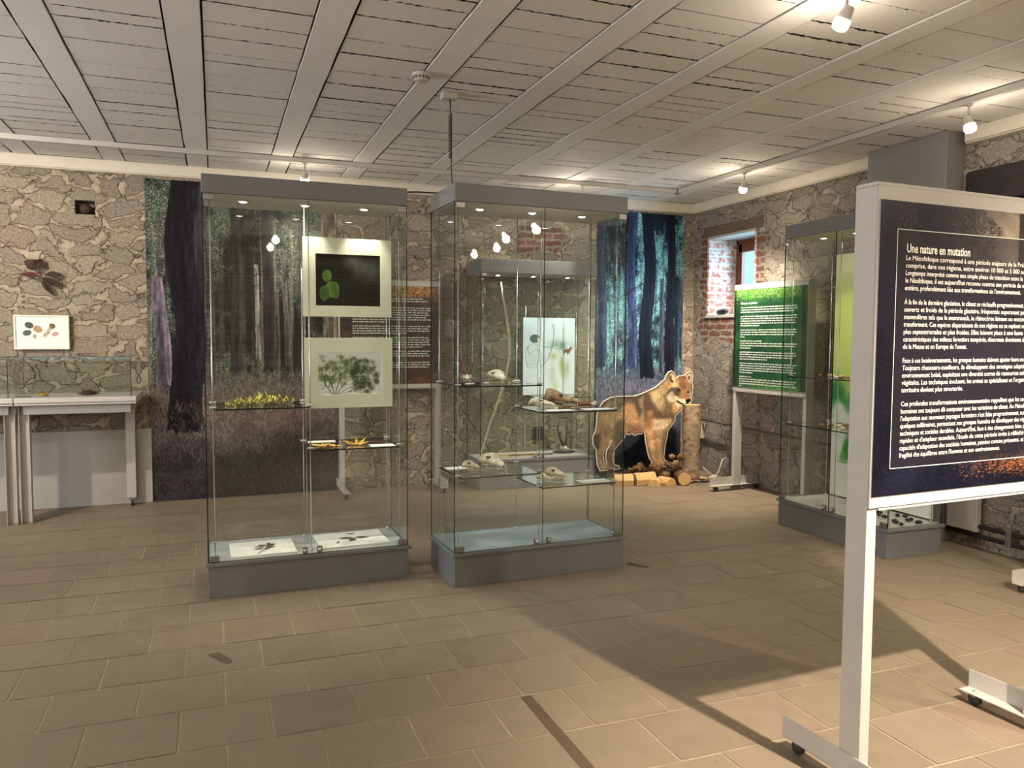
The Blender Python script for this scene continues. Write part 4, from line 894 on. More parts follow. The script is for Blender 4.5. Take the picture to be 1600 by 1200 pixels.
# ------------------------------------------------------------------ murals
o = uvquad('forest_mural', 1.655, 2.868, M_mural1, None, .004, M_white, loc=(-.558, YB - .012, .004)); tag(o, 'large dark forest photo banner on the back wall, left one behind the case', 'mural', 'forest banners')
o = uvquad('forest_mural', 1.10, 2.868, M_mural2, None, .004, M_white, loc=(3.87, YB - .012, .004)); tag(o, 'forest photo banner tinted with bluish daylight, hanging in the room corner behind the wolf', 'mural', 'forest banners')

# ------------------------------------------------------------------ wolf standee and its decor
def wolf_standee():
    Y = 7.12; u0 = 900.0; sc = 5.0
    def plane(px, py):
        d = RW.transposed() @ Vector((px - 800, F_PX, 600 - py)); t = Y / d.y; return (d.x * t, 1.5 + d.z * t)
    x0, z0 = plane(936, 738); x1, z1 = plane(1083, 579)
    # artwork units -> metres on the board (the print is upright and square to the wall)
    kx = (x1 - x0) / ((1083 - 936) * sc); kz = (z1 - z0) / ((738 - 579) * sc)
    t = empty('wolf_standee', (x0, Y, 0), 0, 'life-size cut-out figure of a standing wolf beside a birch trunk', 'wolf figure')
    X = lambda a: (a - 180) * kx; Z = lambda b: z0 + (990 - b) * kz
    P = WOLF; n = len(P); off = []
    for i in range(n):
        a = Vector(P[i - 1]); b = Vector(P[i]); c = Vector(P[(i + 1) % n]); e1 = (b - a).normalized(); e2 = (c - b).normalized()
        nn = Vector((e1.y, -e1.x)) + Vector((e2.y, -e2.x)); nn = nn.normalized() if nn.length > .2 else Vector((e1.y, -e1.x)); off.append(b + nn * 5.0)
    from mathutils.geometry import tessellate_polygon
    pts = [Vector((p.x, p.y, 0)) for p in off]; tris = tessellate_polygon([pts]); th = .012
    me = bpy.data.meshes.new('figure'); V = [(X(p.x), 0, Z(p.y)) for p in off] + [(X(p.x), th, Z(p.y)) for p in off]
    Fc = []
    for a, b, c in tris:
        A_, B_, C_ = (V[a], V[b], V[c]); cr = (B_[0] - A_[0]) * (C_[2] - A_[2]) - (B_[2] - A_[2]) * (C_[0] - A_[0])
        if cr < 0: b, c = c, b
        Fc.append((a, b, c))
    nf = len(Fc); Fc += [(c + n, b + n, a + n) for a, b, c in Fc[:nf]] + [(i, i + n, (i + 1) % n + n, (i + 1) % n) for i in range(n)]
    me.from_pydata(V, [], Fc); uv = me.uv_layers.new(name='uv'); me.materials.append(M_wolf); me.materials.append(M_halo)
    for p in me.polygons:
        p.material_index = 0 if p.index < nf else 1
        for li in p.loop_indices:
            vi = me.loops[li].vertex_index; q = off[vi % n]; uv.data[li].uv = (q.x / 1060.0, 1 - (q.y - 190) / 800.0)
    o = bpy.data.objects.new('figure', me); COL.objects.link(o); o.parent = t
    for x in (X(210), X(650)): MB().box(x - .05, x + .05, .014, .02, 0, Z(940)).box(x - .05, x + .05, -.05, .10, 0, .006).build('support', M_black, t)
    return t
wolf_standee()
def trunk():
    t = empty('birch_trunk', (4.66, 6.97, 0), 0, 'upright birch log standing to the right of the wolf', 'log'); r = random.Random(3); n = 28; prof = []
    m = MB(); k = 0; H = .80; rings = 26; ph = [r.uniform(0, 6) for _ in range(6)]
    for i in range(rings + 1):
        z = H * i / rings
        for j in range(n):
            a = 2 * PI * j / n; rad = .088 * (1 + .05 * math.sin(2 * a + ph[0] + z * 3) + .03 * math.sin(5 * a + ph[1]) + .05 * math.sin(z * 9 + ph[2]) + .02 * math.sin(9 * a + z * 20)) * (1.18 - .18 * min(1, z / .25)) * (1.0 if z > .02 else 1.05)
            m.v.append((rad * math.cos(a), rad * math.sin(a), z))
    for i in range(rings):
        for j in range(n): m.f.append((i * n + j, i * n + (j + 1) % n, (i + 1) * n + (j + 1) % n, (i + 1) * n + j)); m.m.append(0); m.s.append(True)
    m.build('bark', M_bark, t); m2 = MB(); m2.add([m.v[rings * n + j] for j in range(n)], [tuple(range(n))]); m2.build('cut_top', M_cutwood, t)
trunk()
def log_round(loc, rz, r, L, label, half=False):
    t = empty('firewood_log', loc, rz, label, 'log', 'firewood pieces in front of the wolf'); m = MB(); n = 20; rr = random.Random(int(loc[0] * 1000))
    pts = []
    for j in range(n):
        a = 2 * PI * j / n; q = r * (1 + .05 * rr.uniform(-1, 1)); x, z = q * math.cos(a), q * math.sin(a)
        if half and z < -r * .1: z = -r * .1 - (r * .12 if abs(x) < r * .3 else 0) * 0
        pts.append((x, z))
    zz = min(p[1] for p in pts); vs = [(x, 0, z - zz) for x, z in pts] + [(x * .96, L, (z - zz) * .97) for x, z in pts]
    m.add(vs, [(j, (j + 1) % n, n + (j + 1) % n, n + j) for j in range(n)], 0, True); m.build('bark', M_logbark if not half else M_cutwood, t)
    m = MB(); m.add(vs[:n], [tuple(reversed(range(n)))]); m.add(vs[n:], [tuple(range(n))]); m.build('cut_end', M_cutwood, t); return t
def log_split(loc, rz, L, w, h, label):
    t = empty('firewood_log', loc, rz, label, 'log', 'firewood pieces in front of the wolf')
    prof = [(0, 0), (w, .0), (w * 1.02, h * .55), (w * .62, h), (w * .25, h * .93), (-.01, h * .5)]; n = len(prof); m = MB()
    vs = [(0, y, z) for y, z in prof] + [(L * .5, y * 1.03, z * .98) for y, z in prof] + [(L, y * .96, z * 1.02) for y, z in prof]; fs = []
    for s in range(2):
        for j in range(n): fs.append((s * n + j, s * n + (j + 1) % n, (s + 1) * n + (j + 1) % n, (s + 1) * n + j))
    m.add(vs, fs, 0); m.build('split_faces', M_cutwood, t, .004); m = MB(); m.add([vs[j] for j in range(n)], [tuple(range(n))]).add([vs[2 * n + j] for j in range(n)], [tuple(reversed(range(n)))]); m.build('cut_end', M_bark, t); return t
log_split((3.745, 6.945, 0), -.25, .20, .10, .115, 'pale split log at the left end of the firewood row')
log_split((3.955, 6.865, 0), .02, .235, .11, .125, 'longest split log in the middle of the firewood row')
log_round((4.12, 6.80, 0), -.6, .062, .14, 'chipped short half log between the split log and round ones', True)
log_round((4.315, 6.79, 0), .25, .068, .16, 'round log with a pale sawn end facing the room', True)
log_round((4.435, 6.74, 0), -.35, .065, .22, 'rightmost round log with bark and growth rings on its end')
def cone_mesh():
    m = MB(); r = random.Random(2)
    m.ball((0, 0, 0), (.020, .020, .036), 8)
    for i in range(64):
        a = i * 2.39996; z = -.033 + .066 * i / 63; rad = .022 * math.sqrt(max(0, 1 - (z / .037) ** 2)) + .006
        c = Vector((rad * math.cos(a), rad * math.sin(a), z)); d = Vector((math.cos(a), math.sin(a), .5)).normalized(); s = Vector((-math.sin(a), math.cos(a), 0))
        m.add([c - s * .006 - d * .01, c + s * .006 - d * .01, c + s * .005 + d * .006, c + d * .009 + Vector((0, 0, .002)), c - s * .005 + d * .006], [(0, 1, 2, 3, 4)], 0)
    return m
cm = cone_mesh(); r = random.Random(12); proto = None
spots_ = [(4.02, 6.99, .15), (4.13, 7.00, .06), (4.20, 6.96, .16), (4.09, 7.03, .17), (4.26, 6.99, .13), (4.29, 7.04, .06), (4.40, 7.0, .17), (4.46, 6.93, .18), (4.52, 6.98, .12), (4.50, 6.9, .25), (4.42, 7.05, .08), (4.55, 6.86, .04), (4.36, 6.98, .06), (3.97, 7.02, .05), (4.20, 7.05, .05), (4.47, 7.03, .24)]
W_C = ['lying left of the wolf forelegs', 'at the wolf front paws', 'right of the wolf forelegs against the trunk']
for i, (x, y, z) in enumerate(spots_):
    lab = W_C[0 if x < 4.18 else (1 if x < 4.35 else 2)]
    o = cm.build('pine_cone', M_cone) if proto is None else proto.copy()
    if proto is None: proto = o
    else: COL.objects.link(o)
    k = r.uniform(.9, 1.25); o.scale = (k, k, k); o.location = (x, y, z + .01); o.rotation_euler = (r.uniform(.6, 1.8), r.uniform(-.5, .5), r.uniform(0, 6)); tag(o, 'brown open pine cone ' + lab, 'pine cone', 'pine cones ' + lab)
# forest litter the cones lie on
m = MB(); n = 34; vs = []; fs = []
for j in range(13):
    for i in range(n):
        x = 3.85 + .75 * i / (n - 1); y = 6.985 + .115 * j / 12; e = min(1, min(i, n - 1 - i) / 4) * min(1, min(j, 12 - j) / 2.0); vs.append((x, y, .004 + e * (.05 + .05 * math.sin(x * 17) ** 2 + .03 * r.random() + .07 * max(0, (x - 4.25)))))
for j in range(12):
    for i in range(n - 1): fs.append((j * n + i, j * n + i + 1, (j + 1) * n + i + 1, (j + 1) * n + i))
m.add(vs, fs, 0, False)
for k in range(420):
    x = r.uniform(3.87, 4.58); y = r.uniform(6.99, 7.09); z = .08 + .05 * math.sin(x * 17) ** 2 + .07 * max(0, x - 4.25) + r.uniform(0, .03); d = Vector((r.uniform(-1, 1), r.uniform(-1, 1), r.uniform(-.1, .6))).normalized() * r.uniform(.015, .045); s = d.cross(Vector((0, 0, 1))).normalized() * r.uniform(.003, .012); c = Vector((x, y, z))
    m.add([c - d * .5, c + s, c + d * .5, c - s], [(0, 1, 2, 3)], r.choice([0, 1, 1, 2]))
tag(m.build('forest_litter', [M_leafdark, M_logbark, M_moss]), 'dark bark and leaf litter heaped at the wolf paws', 'litter', None, 'stuff')
m = MB()
for k in range(26):
    a = r.uniform(0, 6.3); rad = r.uniform(.08, .19); c = Vector((4.66 + rad * math.cos(a), 6.90 + rad * .5 * math.sin(a), r.uniform(.015, .05))); m.box(-.035, .035, -.02, .02, -.006, .006, r.choice([0, 1]), Matrix.Translation(c) @ Matrix.Rotation(r.uniform(0, 6), 4, 'Z') @ Matrix.Rotation(r.uniform(-.5, .5), 4, 'X'))
tag(m.build('bark_chips', [M_logbark, M_bark]), 'loose bark chips around the foot of the birch trunk', 'bark', None, 'stuff')
pts = [(4.78, 6.93, .14), (4.83, 6.90, .09), (4.88, 6.85, .045), (4.92, 6.84, .10), (4.97, 6.85, .22), (5.02, 6.86, .24), (5.05, 6.88, .18), (5.05, 6.90, .06)]
t = empty('power_cable', (0, 0, 0), 0, 'white power cable looping on the floor between trunk and green panel', 'cable')
MB().tube(pts, .006, 8).build('cord', M_white, t); MB().tube([(4.80, 6.86, .03), (4.89, 6.83, .055)], .016, 10).build('plug', M_white, t)

# ------------------------------------------------------------------ table showcase on the left
def showcase(x0, x1, label, leg_front_x, rear=None, kw='showcase table'):
    t = empty('showcase_table', (0, 0, 0), 0, label, 'display table', 'white display tables along the back wall'); y0, y1 = 6.975, 7.585
    MB().box(x0, x1, y0, y1, .965, 1.005).build('table_board', M_white, t, .004)
    MB().box(x0, x1 - .003, y0 + .012, y1 - .01, .945, .9645).build('board_edge', M_white, t, .003)
    MB().box(x0 + .045, x1 - .05, y0 + .09, y0 + .13, .868, .9445).build('under_frame', M_white, t, .003)
    MB().box(x0 + .045, x1 - .05, y1 - .07, y1 - .03, .868, .9445).build('under_frame', M_white, t, .003)
    xf = leg_front_x; MB().box(xf, xf + .004, y0 + .09, y0 + .155, .0, .9445).box(xf + .0045, xf + .075, y0 + .150, y0 + .155, .0, .9445).box(xf + .070, xf + .075, y0 + .09, y0 + .1495, .0, .87).build('leg', M_white, t, .001)
    if rear is not None:
        l = MB().box(rear, rear + .075, y1 - .045, y1 - .004, .07, .9445).build('leg', M_white, t, .003)
        MB().lathe([(.006, -.01), (.026, -.01), (.026, .01), (.006, .01)], (0, 0, 0), 16, 0, Matrix.Translation((rear + .04, y1 - .03, .0265)) @ Matrix.Rotation(PI / 2, 4, 'Y')).build('wheel', M_rubber, l)
        MB().box(rear + .01, rear + .065, y1 - .05, y1 - .01, .055, .0695).build('wheel_bracket', M_steel, l)
    gx1 = x1 - .035; c = empty('glass_cover', (0, 0, 0)); c.parent = t; c.name = 'glass_cover'
    m = MB(); g = .006; ya, yb = y0 + .03, y1 - .03; zt = 1.32
    for b in ((x0 + .01, gx1, ya, ya + g, 1.006, zt), (x0 + .01, gx1, yb - g, yb, 1.006, zt), (gx1 - g, gx1, ya + g, yb - g, 1.006, zt), (x0 + .01, gx1, ya, yb, zt + .0005, zt + g)): glass_box_pane(m, *b)
    bpy.data.objects.remove(c); m.build('glass_cover', [M_glass, M_edge], t); return t
showcase(-1.46, -.605, 'white display table with a glass cover, its right end by the forest banner', -1.452, -.745)
showcase(-2.6, -1.465, 'white display table continuing out of the left edge of the picture', -1.55)
def nest(loc, s, label, mt, seed, n=120):
    r = random.Random(seed); m = MB(); m.ball((0, 0, s * .22), (s * .9, s * .6, s * .22), 8, 0)
    for k in range(n):
        a = r.uniform(0, 6.3); q = r.random() ** .5; p = Vector((s * q * math.cos(a), s * .7 * q * math.sin(a), s * .42 * (1 - q * q) + .003)); d = Vector((r.uniform(-1, 1), r.uniform(-1, 1), r.uniform(0, .8))).normalized() * s * .28
        m.tube([p, p + d * .5 + Vector((0, 0, .002)), p + d], [.0022, .002, .001], 5, r.choice([0, 1]))
    o = m.build('specimen', mt, None, loc=loc); return tag(o, label, 'specimen')
nest((-.98, 7.22, 1.006), .075, 'brown dried plant specimen under the glass cover, near its right end', [M_leafdark, M_logbark], 5)
nest((-1.30, 7.2, 1.006), .045, 'small orange and brown dried specimen in the glass-covered table', [M_yellow, M_antler], 6, 70)
t = tag(MB().box(-1.47, -1.37, 7.10, 7.16, 1.006, 1.008).build('specimen_label', M_olive), 'flat grey label card at the left inside the glass-covered table', 'label card')

# framed botanical print, dried leaf branch on the wall
t = empty('framed_print', (-1.576, 7.625, 1.372), 0, 'botanical drawing in a thin cream frame above the display table', 'picture')
uvquad('print', .39, .27, M_botanic, t, .004, M_white, loc=(.01, -.006, .01)); m = MB(); w_ = .014
for b in ((0, .41, 0, w_), (0, .41, .29 - w_, .29), (0, w_, w_, .29 - w_), (.41 - w_, .41, w_, .29 - w_)): m.box(b[0], b[1], -.016, .02, b[2], b[3])
m.build('frame', M_card, t, .002)
def leafshape(L, wd, n=8, curl=.1):
    V = []; F_ = []
    for i in range(n + 1):
        q = i / n; hw = wd * math.sin(PI * min(1, q ** .8)) * .5; z = -curl * L * q * q; V += [(L * q, -hw, z + abs(hw) * .3), (L * q, 0, z), (L * q, hw, z + abs(hw) * .3)]
    for i in range(n): F_ += [(3 * i, 3 * i + 1, 3 * i + 4, 3 * i + 3), (3 * i + 1, 3 * i + 2, 3 * i + 5, 3 * i + 4)]
    return V, F_
t = empty('dried_leaf_branch', (-1.36, 7.64, 2.0), 0, 'dark dried leaf branch hanging on the stone wall', 'branch')
MB().tube([(.05, -.02, .21), (.02, -.03, .20), (-.005, -.03, .17), (-.012, -.03, .10), (-.01, -.04, .02), (.02, -.05, -.06), (.05, -.05, -.12)], [.002, .003, .004, .005, .005, .004, .003], 6).build('stem', M_leafdark, t)
for (x, z), a, L, w2, mm, tx in (((-.012, .05), 2.6, .13, .10, 0, .3), ((.03, -.0), .1, .13, .055, 0, -.4), ((.0, -.03), -.35, .19, .05, 0, .2), ((-.02, -.01), 3.0, .14, .05, 1, .5), ((.0, -.05), -.9, .16, .05, 0, -.2), ((-.04, .06), .9, .09, .08, 0, .4), ((.02, -.02), -.6, .12, .05, 0, -.5)):
    V, F_ = leafshape(L, w2, 8, .15); M = Matrix.Translation((x, -.045, z)) @ Matrix.Rotation(-a, 4, 'Y') @ Matrix.Rotation(PI / 2 + tx, 4, 'X')
    MB().add([M @ Vector(v) for v in V], F_, 0, True).build('leaf', M_leafred if mm else M_leafdark, t)
m = MB(); m.ball((-1.03, YB + .06, 2.585), (.05, .04, .045), 8); tag(m.build('wall_stone', M_leafdark), 'dark rubble filling the small square hole in the back wall', 'stone')

# socket box on the back wall seen through the cases
t = empty('wall_socket', (3.20, YB, .40), 0, 'grey-green electrical junction box low on the back wall', 'socket')
MB().box(-.05, .05, -.03, 0, 0, .15).build('housing', M_rubber, t, .006)
# camera-like device and bottle on the window sill
t = empty('black_bottle', (XR + .06, 7.18, WZ0 + .036), 0, 'black bottle lying on the window sill', 'bottle')
MB().lathe([(.01, -.09), (.028, -.088), (.03, .02), (.012, .045), (.012, .07)], (0, 0, 0), 14, 0, Matrix.Rotation(PI / 2, 4, 'X')).build('body', M_black, t)
tag(MB().tube([(XR + .05, 6.98, WZ0 + .012), (XR + .06, 6.93, WZ0 + .05), (XR + .06, 6.9, WZ0 + .012)], .009, 6).build('sill_cable', M_white), 'white cable end lying on the window sill beside the bottle', 'cable')
# white board low on the right wall
t = tag(MB().box(5.03, 5.075, 3.955, 4.20, .13, 1.15).build('wall_board', M_white, None, .004), 'white board mounted on the right wall beside the pilaster', 'board')

# ------------------------------------------------------------------ contents of the left case
Ra = Matrix.Translation((-.059, 4.689, 0)) @ Matrix.Rotation(.008, 4, 'Z'); Rb = Matrix.Translation((1.311, 4.409, 0)) @ Matrix.Rotation(.036, 4, 'Z')
def photo(name, x0, x1, z0, z1, wx0, wx1, wz0, wz1, mt, label):
    t = empty(name, Ra @ Vector((x0 + .059, .21, z0)), .008, label, 'photograph', 'photographs in white mounts'); Wm, Hm = x1 - x0, z1 - z0; m = MB(); y0, y1 = 0, .004
    a, b, c, d = wx0 - x0, wx1 - x0, wz0 - z0, wz1 - z0
    for q in ((0, Wm, 0, c), (0, Wm, d, Hm), (0, a, c, d), (b, Wm, c, d)): m.box(q[0], q[1], y0, y1, q[2], q[3])
    m.build('mount', M_card, t); uvquad('photo_print', b - a, d - c, mt, t, .002, M_card, loc=(a, .002, c))
photo('mounted_photo', .503, 1.045, 1.618, 2.098, .580, .975, 1.685, 2.000, M_photo1, 'upper mounted photo of green leaves on a dark ground in the left case')
photo('mounted_photo', .508, 1.050, 1.054, 1.488, .590, .985, 1.137, 1.400, M_photo2, 'lower mounted photo of a leafy tree against the sky in the left case')
for x in (.515, 1.035): tag(MB().tube([Ra @ Vector((x + .059, .217, .212)), Ra @ Vector((x + .059, .217, 2.283))], .0015, 6).build('hanging_wire', M_chrome), 'thin steel wire holding the %s edge of the mounted photos' % ('left' if x < .8 else 'right'), 'wire', 'wires holding the mounted photos')
# yellow-green moss sprigs on the left shelf
m = MB(); r = random.Random(31)
for k in range(420):
    x = .08 + .44 * (r.random() * .5 + r.random() * .5); y = r.uniform(.08, .36); h = .004 + .05 * max(0, 1 - abs(x - .34) / .24) * r.random(); p = Vector((x, y, 1.083 + h)); d = Vector((r.uniform(-1, 1), r.uniform(-1, 1), r.uniform(.0, .7))).normalized() * r.uniform(.02, .05); s = d.cross(Vector((0, 0, 1))).normalized() * .004
    m.add([Ra @ v for v in (p, p + d * .5 + s, p + d, p + d * .5 - s)], [(0, 1, 2, 3)], r.choice([0, 0, 0, 1, 2]))
tag(m.build('moss_sprigs', [M_moss, M_yellow, M_olive]), 'heap of yellow-green sprigs on the upper left glass shelf', 'sprigs', None, 'stuff')
def leaf_star(m, c, rad, a0, M, mi=0, lobes=5, lift=.02):
    n = lobes * 4; V = [(0, 0, .004)]
    for i in range(n + 1):
        q = i / n; a = a0 + (q - .5) * 5.2; k = i % 4; rr_ = rad * (1.0 if k == 2 else (.55 if k in (1, 3) else .28)) * (1 - .25 * abs(q - .5)); V.append((rr_ * math.cos(a), rr_ * math.sin(a), lift * (rr_ / rad) ** 2 * (.3 + .7 * abs(math.sin(3 * a)))))
    m.add([M @ Vector((c[0] + v[0], c[1] + v[1], c[2] + v[2])) for v in V], [(0, i, i + 1) for i in range(1, n + 1)], mi, False)
for i, (x, y, rd, a, lf, lb) in enumerate(((.66, .17, .075, 2.8, .012, 'flat curled yellow leaf, left one on the lower right glass shelf'), (.74, .13, .06, 4.0, .015, 'small yellow leaf lying between two larger ones'), (.87, .15, .095, 1.4, .045, 'large pointed yellow leaf, right one on the lower right glass shelf'))):
    m = MB(); leaf_star(m, (x, y, .828), rd, a, Ra, 0, 7, lf); m.tube([Ra @ Vector((x, y, .832)), Ra @ Vector((x - rd * math.cos(a) * .8, y - rd * math.sin(a) * .3, .829))], .0015, 5); tag(m.build('yellow_leaf', M_yellow), lb, 'leaf', 'yellow leaves on the lower shelf')
def card(M, x, y, z, w_, d_, label, mt=M_paper, rz=0, name='label_card', cat='label card', grp='white label cards in the cases'):
    MM = M @ Matrix.Translation((x, y, z)) @ Matrix.Rotation(rz, 4, 'Z'); m = MB().box(0, w_, 0, d_, 0, .0015, 0, MM); m.build if 0 else None
    return tag(m.build(name, mt), label, cat, grp)
card(Ra, .60, .33, .8255, .17, .09, 'white label card at the back left of the leaf shelf', rz=-.05); card(Ra, .94, .03, .8255, .15, .10, 'white label card at the front right of the leaf shelf')
def board(x, y, w_, d_, z, rz, label):
    MM = Ra @ Matrix.Translation((x, y, z)) @ Matrix.Rotation(rz, 4, 'Z'); return tag(MB().box(0, w_, 0, d_, 0, .010, 0, MM).build('specimen_board', M_paper, None, .001), label, 'board', 'boards on the floor of the left case'), MM
zb_ = .2115
o, Ba = board(.125, .035, .37, .32, zb_, .01, 'white board with one pressed leaf sprig on the left case floor')
o, Bb = board(.64, .055, .42, .34, zb_, .03, 'white board with three pressed leaves on the left case floor')
def pressed(M, parts, label):
    m = MB()
    for x, y, a, L, w2 in parts:
        V, F_ = leafshape(L, w2, 8, 0); MM = M @ Matrix.Translation((x, y, .0115)) @ Matrix.Rotation(a, 4, 'Z'); m.add([MM @ Vector((v[0], v[1], abs(v[1]) * .05)) for v in V], F_, 0, True)
    return m
m = pressed(Ba, [(.20, .10, 1.2, .07, .028), (.19, .12, 2.9, .07, .03), (.20, .13, .4, .07, .028), (.20, .16, 2.8, .065, .028), (.205, .165, .5, .065, .028), (.21, .19, 2.6, .06, .026), (.215, .19, .6, .06, .026), (.22, .20, 1.4, .06, .028)], '')
m.tube([Ba @ Vector((.15, .03, .012)), Ba @ Vector((.19, .10, .012)), Ba @ Vector((.22, .2, .012))], .0018, 5); tag(m.build('pressed_sprig', M_olive), 'pressed sprig of dark leaves on the left white board', 'leaf')
for i, (x, y, a, L, w2) in enumerate(((.22, .17, 2.9, .09, .045), (.225, .165, 4.3, .08, .045), (.235, .17, -.1, .09, .045))):
    m = pressed(Bb, [(x, y, a, L, w2)], ''); tag(m.build('pressed_leaf', M_olive), 'pressed round leaf on the right white board, %s of three' % ('leftmost', 'nearest', 'rightmost')[i], 'leaf', 'three pressed leaves')
for (a, b, c), lb in zip((((.10, .07), (.12, .10), (.115, .12)), ((.20, .29), (.23, .27), (.25, .275))), ('nearest the door', 'at the back of the board')):
    tag(MB().tube([Bb @ Vector((*q, .013)) for q in (a, b, c)], [.002, .004, .002], 6).build('twig', M_olive), 'small dark twig on the right white board, ' + lb, 'twig')

# ------------------------------------------------------------------ skulls
def skull(M, s, label, style='fox', mt=M_bone, ry=0.0, horns=None, cat='skull', hm=None):
    """s = length in metres; nose towards local +x"""
    t = empty('animal_skull', M.to_translation(), M.to_euler().z, label, cat); n = 24
    P = {'fox': [(0, .03, .10), (.05, .17, .20), (.15, .25, .30), (.3, .27, .33), (.42, .21, .30), (.5, .17, .27), (.6, .14, .23), (.8, .105, .17), (.95, .08, .12), (1, .03, .06)],
         'round': [(0, .05, .10), (.06, .24, .28), (.18, .34, .40), (.35, .36, .44), (.5, .29, .40), (.6, .22, .34), (.75, .17, .27), (.9, .14, .2), (.97, .10, .15), (1, .03, .06)],
         'boar': [(0, .05, .2), (.05, .2, .42), (.15, .26, .44), (.3, .26, .40), (.42, .22, .34), (.55, .17, .27), (.75, .13, .20), (.92, .10, .15), (1, .04, .08)]}[style]
    m = MB(); rings = 30; k0 = 0
    def at(q):
        for (a, w1, h1), (b, w2, h2) in zip(P[:-1], P[1:]):
            if q <= b: f_ = (q - a) / (b - a); f_ = f_ * f_ * (3 - 2 * f_); return w1 + (w2 - w1) * f_, h1 + (h2 - h1) * f_
        return P[-1][1:]
    socks = []
    for i in range(rings + 1):
        q = i / rings; hw, hh = at(q)
        for j in range(n):
            a = 2 * PI * j / n; x = q; y = hw * math.cos(a); z = (hh * .5) * math.sin(a) + hh * .5 + .10
            if math.sin(a) < 0: z = hh * .5 + .10 + hh * .38 * math.sin(a)
            for sd in (1, -1):
                d = math.sqrt(((q - .47) / .085) ** 2 + ((a - (PI / 2 - sd * .85)) / .55) ** 2)
                if d < 1: e = .5 * (1 - d * d); y *= 1 - e; z = .10 + hh * .5 + (z - .10 - hh * .5) * (1 - e * .8)
                elif d < 1.5: y *= 1.05; z += .008
            m.v.append((x * s - s * .5, y * s, z * s))
    for i in range(rings):
        for j in range(n):
            q = (i + .5) / rings; a = 2 * PI * (j + .5) / n; dk = False
            for sd in (1, -1):
                if math.sqrt(((q - .47) / .06) ** 2 + ((a - (PI / 2 - sd * .85)) / .38) ** 2) < 1: dk = True
            m.f.append((i * n + j, i * n + (j + 1) % n, (i + 1) * n + (j + 1) % n, (i + 1) * n + j)); m.m.append(1 if dk else 0); m.s.append(True)
    m.f.append(tuple(reversed(range(n)))); m.m.append(0); m.s.append(False); m.f.append(tuple(rings * n + j for j in range(n))); m.m.append(1); m.s.append(False)
    for sd in (1, -1): m.tube([(-.28 * s, sd * .22 * s, .2 * s), (-.15 * s, sd * .34 * s, .18 * s), (.0, sd * .30 * s, .17 * s), (.10 * s, sd * .16 * s, .18 * s)], .018 * s, 6)
    m.ball((.475 * s, 0, .155 * s), (.03 * s, .035 * s, .035 * s), 6, 1)
    m.build('cranium', [mt, M_socket], t)
    m = MB()
    for sd in (1, -1): m.tube([(-.12 * s, sd * .20 * s, .10 * s), (-.08 * s, sd * .19 * s, .03 * s), (.1 * s, sd * .11 * s, .022 * s), (.38 * s, sd * .05 * s, .03 * s), (.45 * s, sd * .02 * s, .045 * s)], [.028 * s, .035 * s, .026 * s, .02 * s, .015 * s], 7)
    m.build('jaw', mt, t); m = MB()
    for sd in (1, -1):
        for k in range(7): x = (.02 + .06 * k) * s; w_ = (.12 - .012 * k) * s; m.lathe([(.012 * s, .045 * s), (.010 * s, .02 * s), (.002 * s, .0)], (x, sd * w_, .045 * s), 6)
        m.lathe([(.015 * s, .07 * s), (.012 * s, .03 * s), (.002 * s, .0)], (.43 * s, sd * .045 * s, .035 * s), 6)
    m.build('teeth', M_paper, t)
    if horns:
        for sd in (1, -1):
            h = horns; b = Vector((-.12 * s, sd * .10 * s, .40 * s)); m = MB(); dx = -.15
            m.tube([b, b + Vector((dx * h * .2, sd * h * .12, h * .3)), b + Vector((dx * h * .6, sd * h * .22, h * .65)), b + Vector((dx * h * .4, sd * h * .2, h))], [h * .055, h * .05, h * .04, h * .012], 8)
            m.tube([b + Vector((dx * h * .3, sd * h * .16, h * .45)), b + Vector((h * .15, sd * h * .24, h * .66))], [h * .035, h * .008], 7); m.build('antler', hm or M_antler, t)
    if ry: t.rotation_euler = (0, ry, t.rotation_euler.z)
    return t
def at_b(x, y, z, a): return Rb @ Matrix.Translation((x, y, z)) @ Matrix.Rotation(a, 4, 'Z')
TL, TR, LL, LR = 1.2065, 1.0345, .6585, .5635
def slab(M, w_, d_, h_, label, mt, name, cat):
    return tag(MB().lathe([(w_, 0), (w_, h_ * .7), (w_ * .93, h_)], (0, 0, 0), 24, 0, M @ Matrix.Diagonal((1, d_ / w_, 1, 1))).build(name, mt), label, cat)
slab(at_b(.148, .20, TL, 0), .085, .05, .016, 'dark oval wooden base under the roe deer skull', M_plinthwood, 'wooden_mount', 'mount')
skull(at_b(.150, .20, TL + .0165, -1.9), .105, 'small roe deer skull with two brown antlers on the upper left shelf', 'fox', M_bone, 0, .13)
skull(at_b(.355, .20, TL + .001, -1.45), .16, 'round pale skull facing forward on the upper left shelf', 'round')
for x, y, lb in ((.12, .07, 'under the roe deer skull'), (.245, .12, 'between the two upper left skulls')): tag(MB().ball((0, 0, .008), (.035 if x < .2 else .02, .014, .007), 8, 0, at_b(x, y, TL + .001, .1)).build('bone_fragment', M_bone), 'small pale bone fragment ' + lb, 'bone')
tag(MB().tube([at_b(.47, .25, TL + .008, 0).to_translation(), at_b(.53, .25, TL + .008, 0).to_translation()], .006, 8).build('bone_fragment', M_bone), 'short pale bone at the right end of the upper left shelf', 'bone')
skull(at_b(.66, .20, TR + .001, -.6), .18, 'pale fox-like skull on the upper right shelf', 'fox')
skull(at_b(.84, .27, TR + .001, -.45), .235, 'large stained brown skull on the upper right shelf', 'boar', M_bonebrown)
m = MB()
MM = at_b(1.0, .28, TR + .001, .1)
m.ball((0, 0, .018), (.065, .04, .017), 10, 0, MM); m.tube([MM @ Vector((.05, -.02, .012)), MM @ Vector((.085, -.02, .015)), MM @ Vector((.10, 0, .03))], [.016, .013, .010], 8, 1)
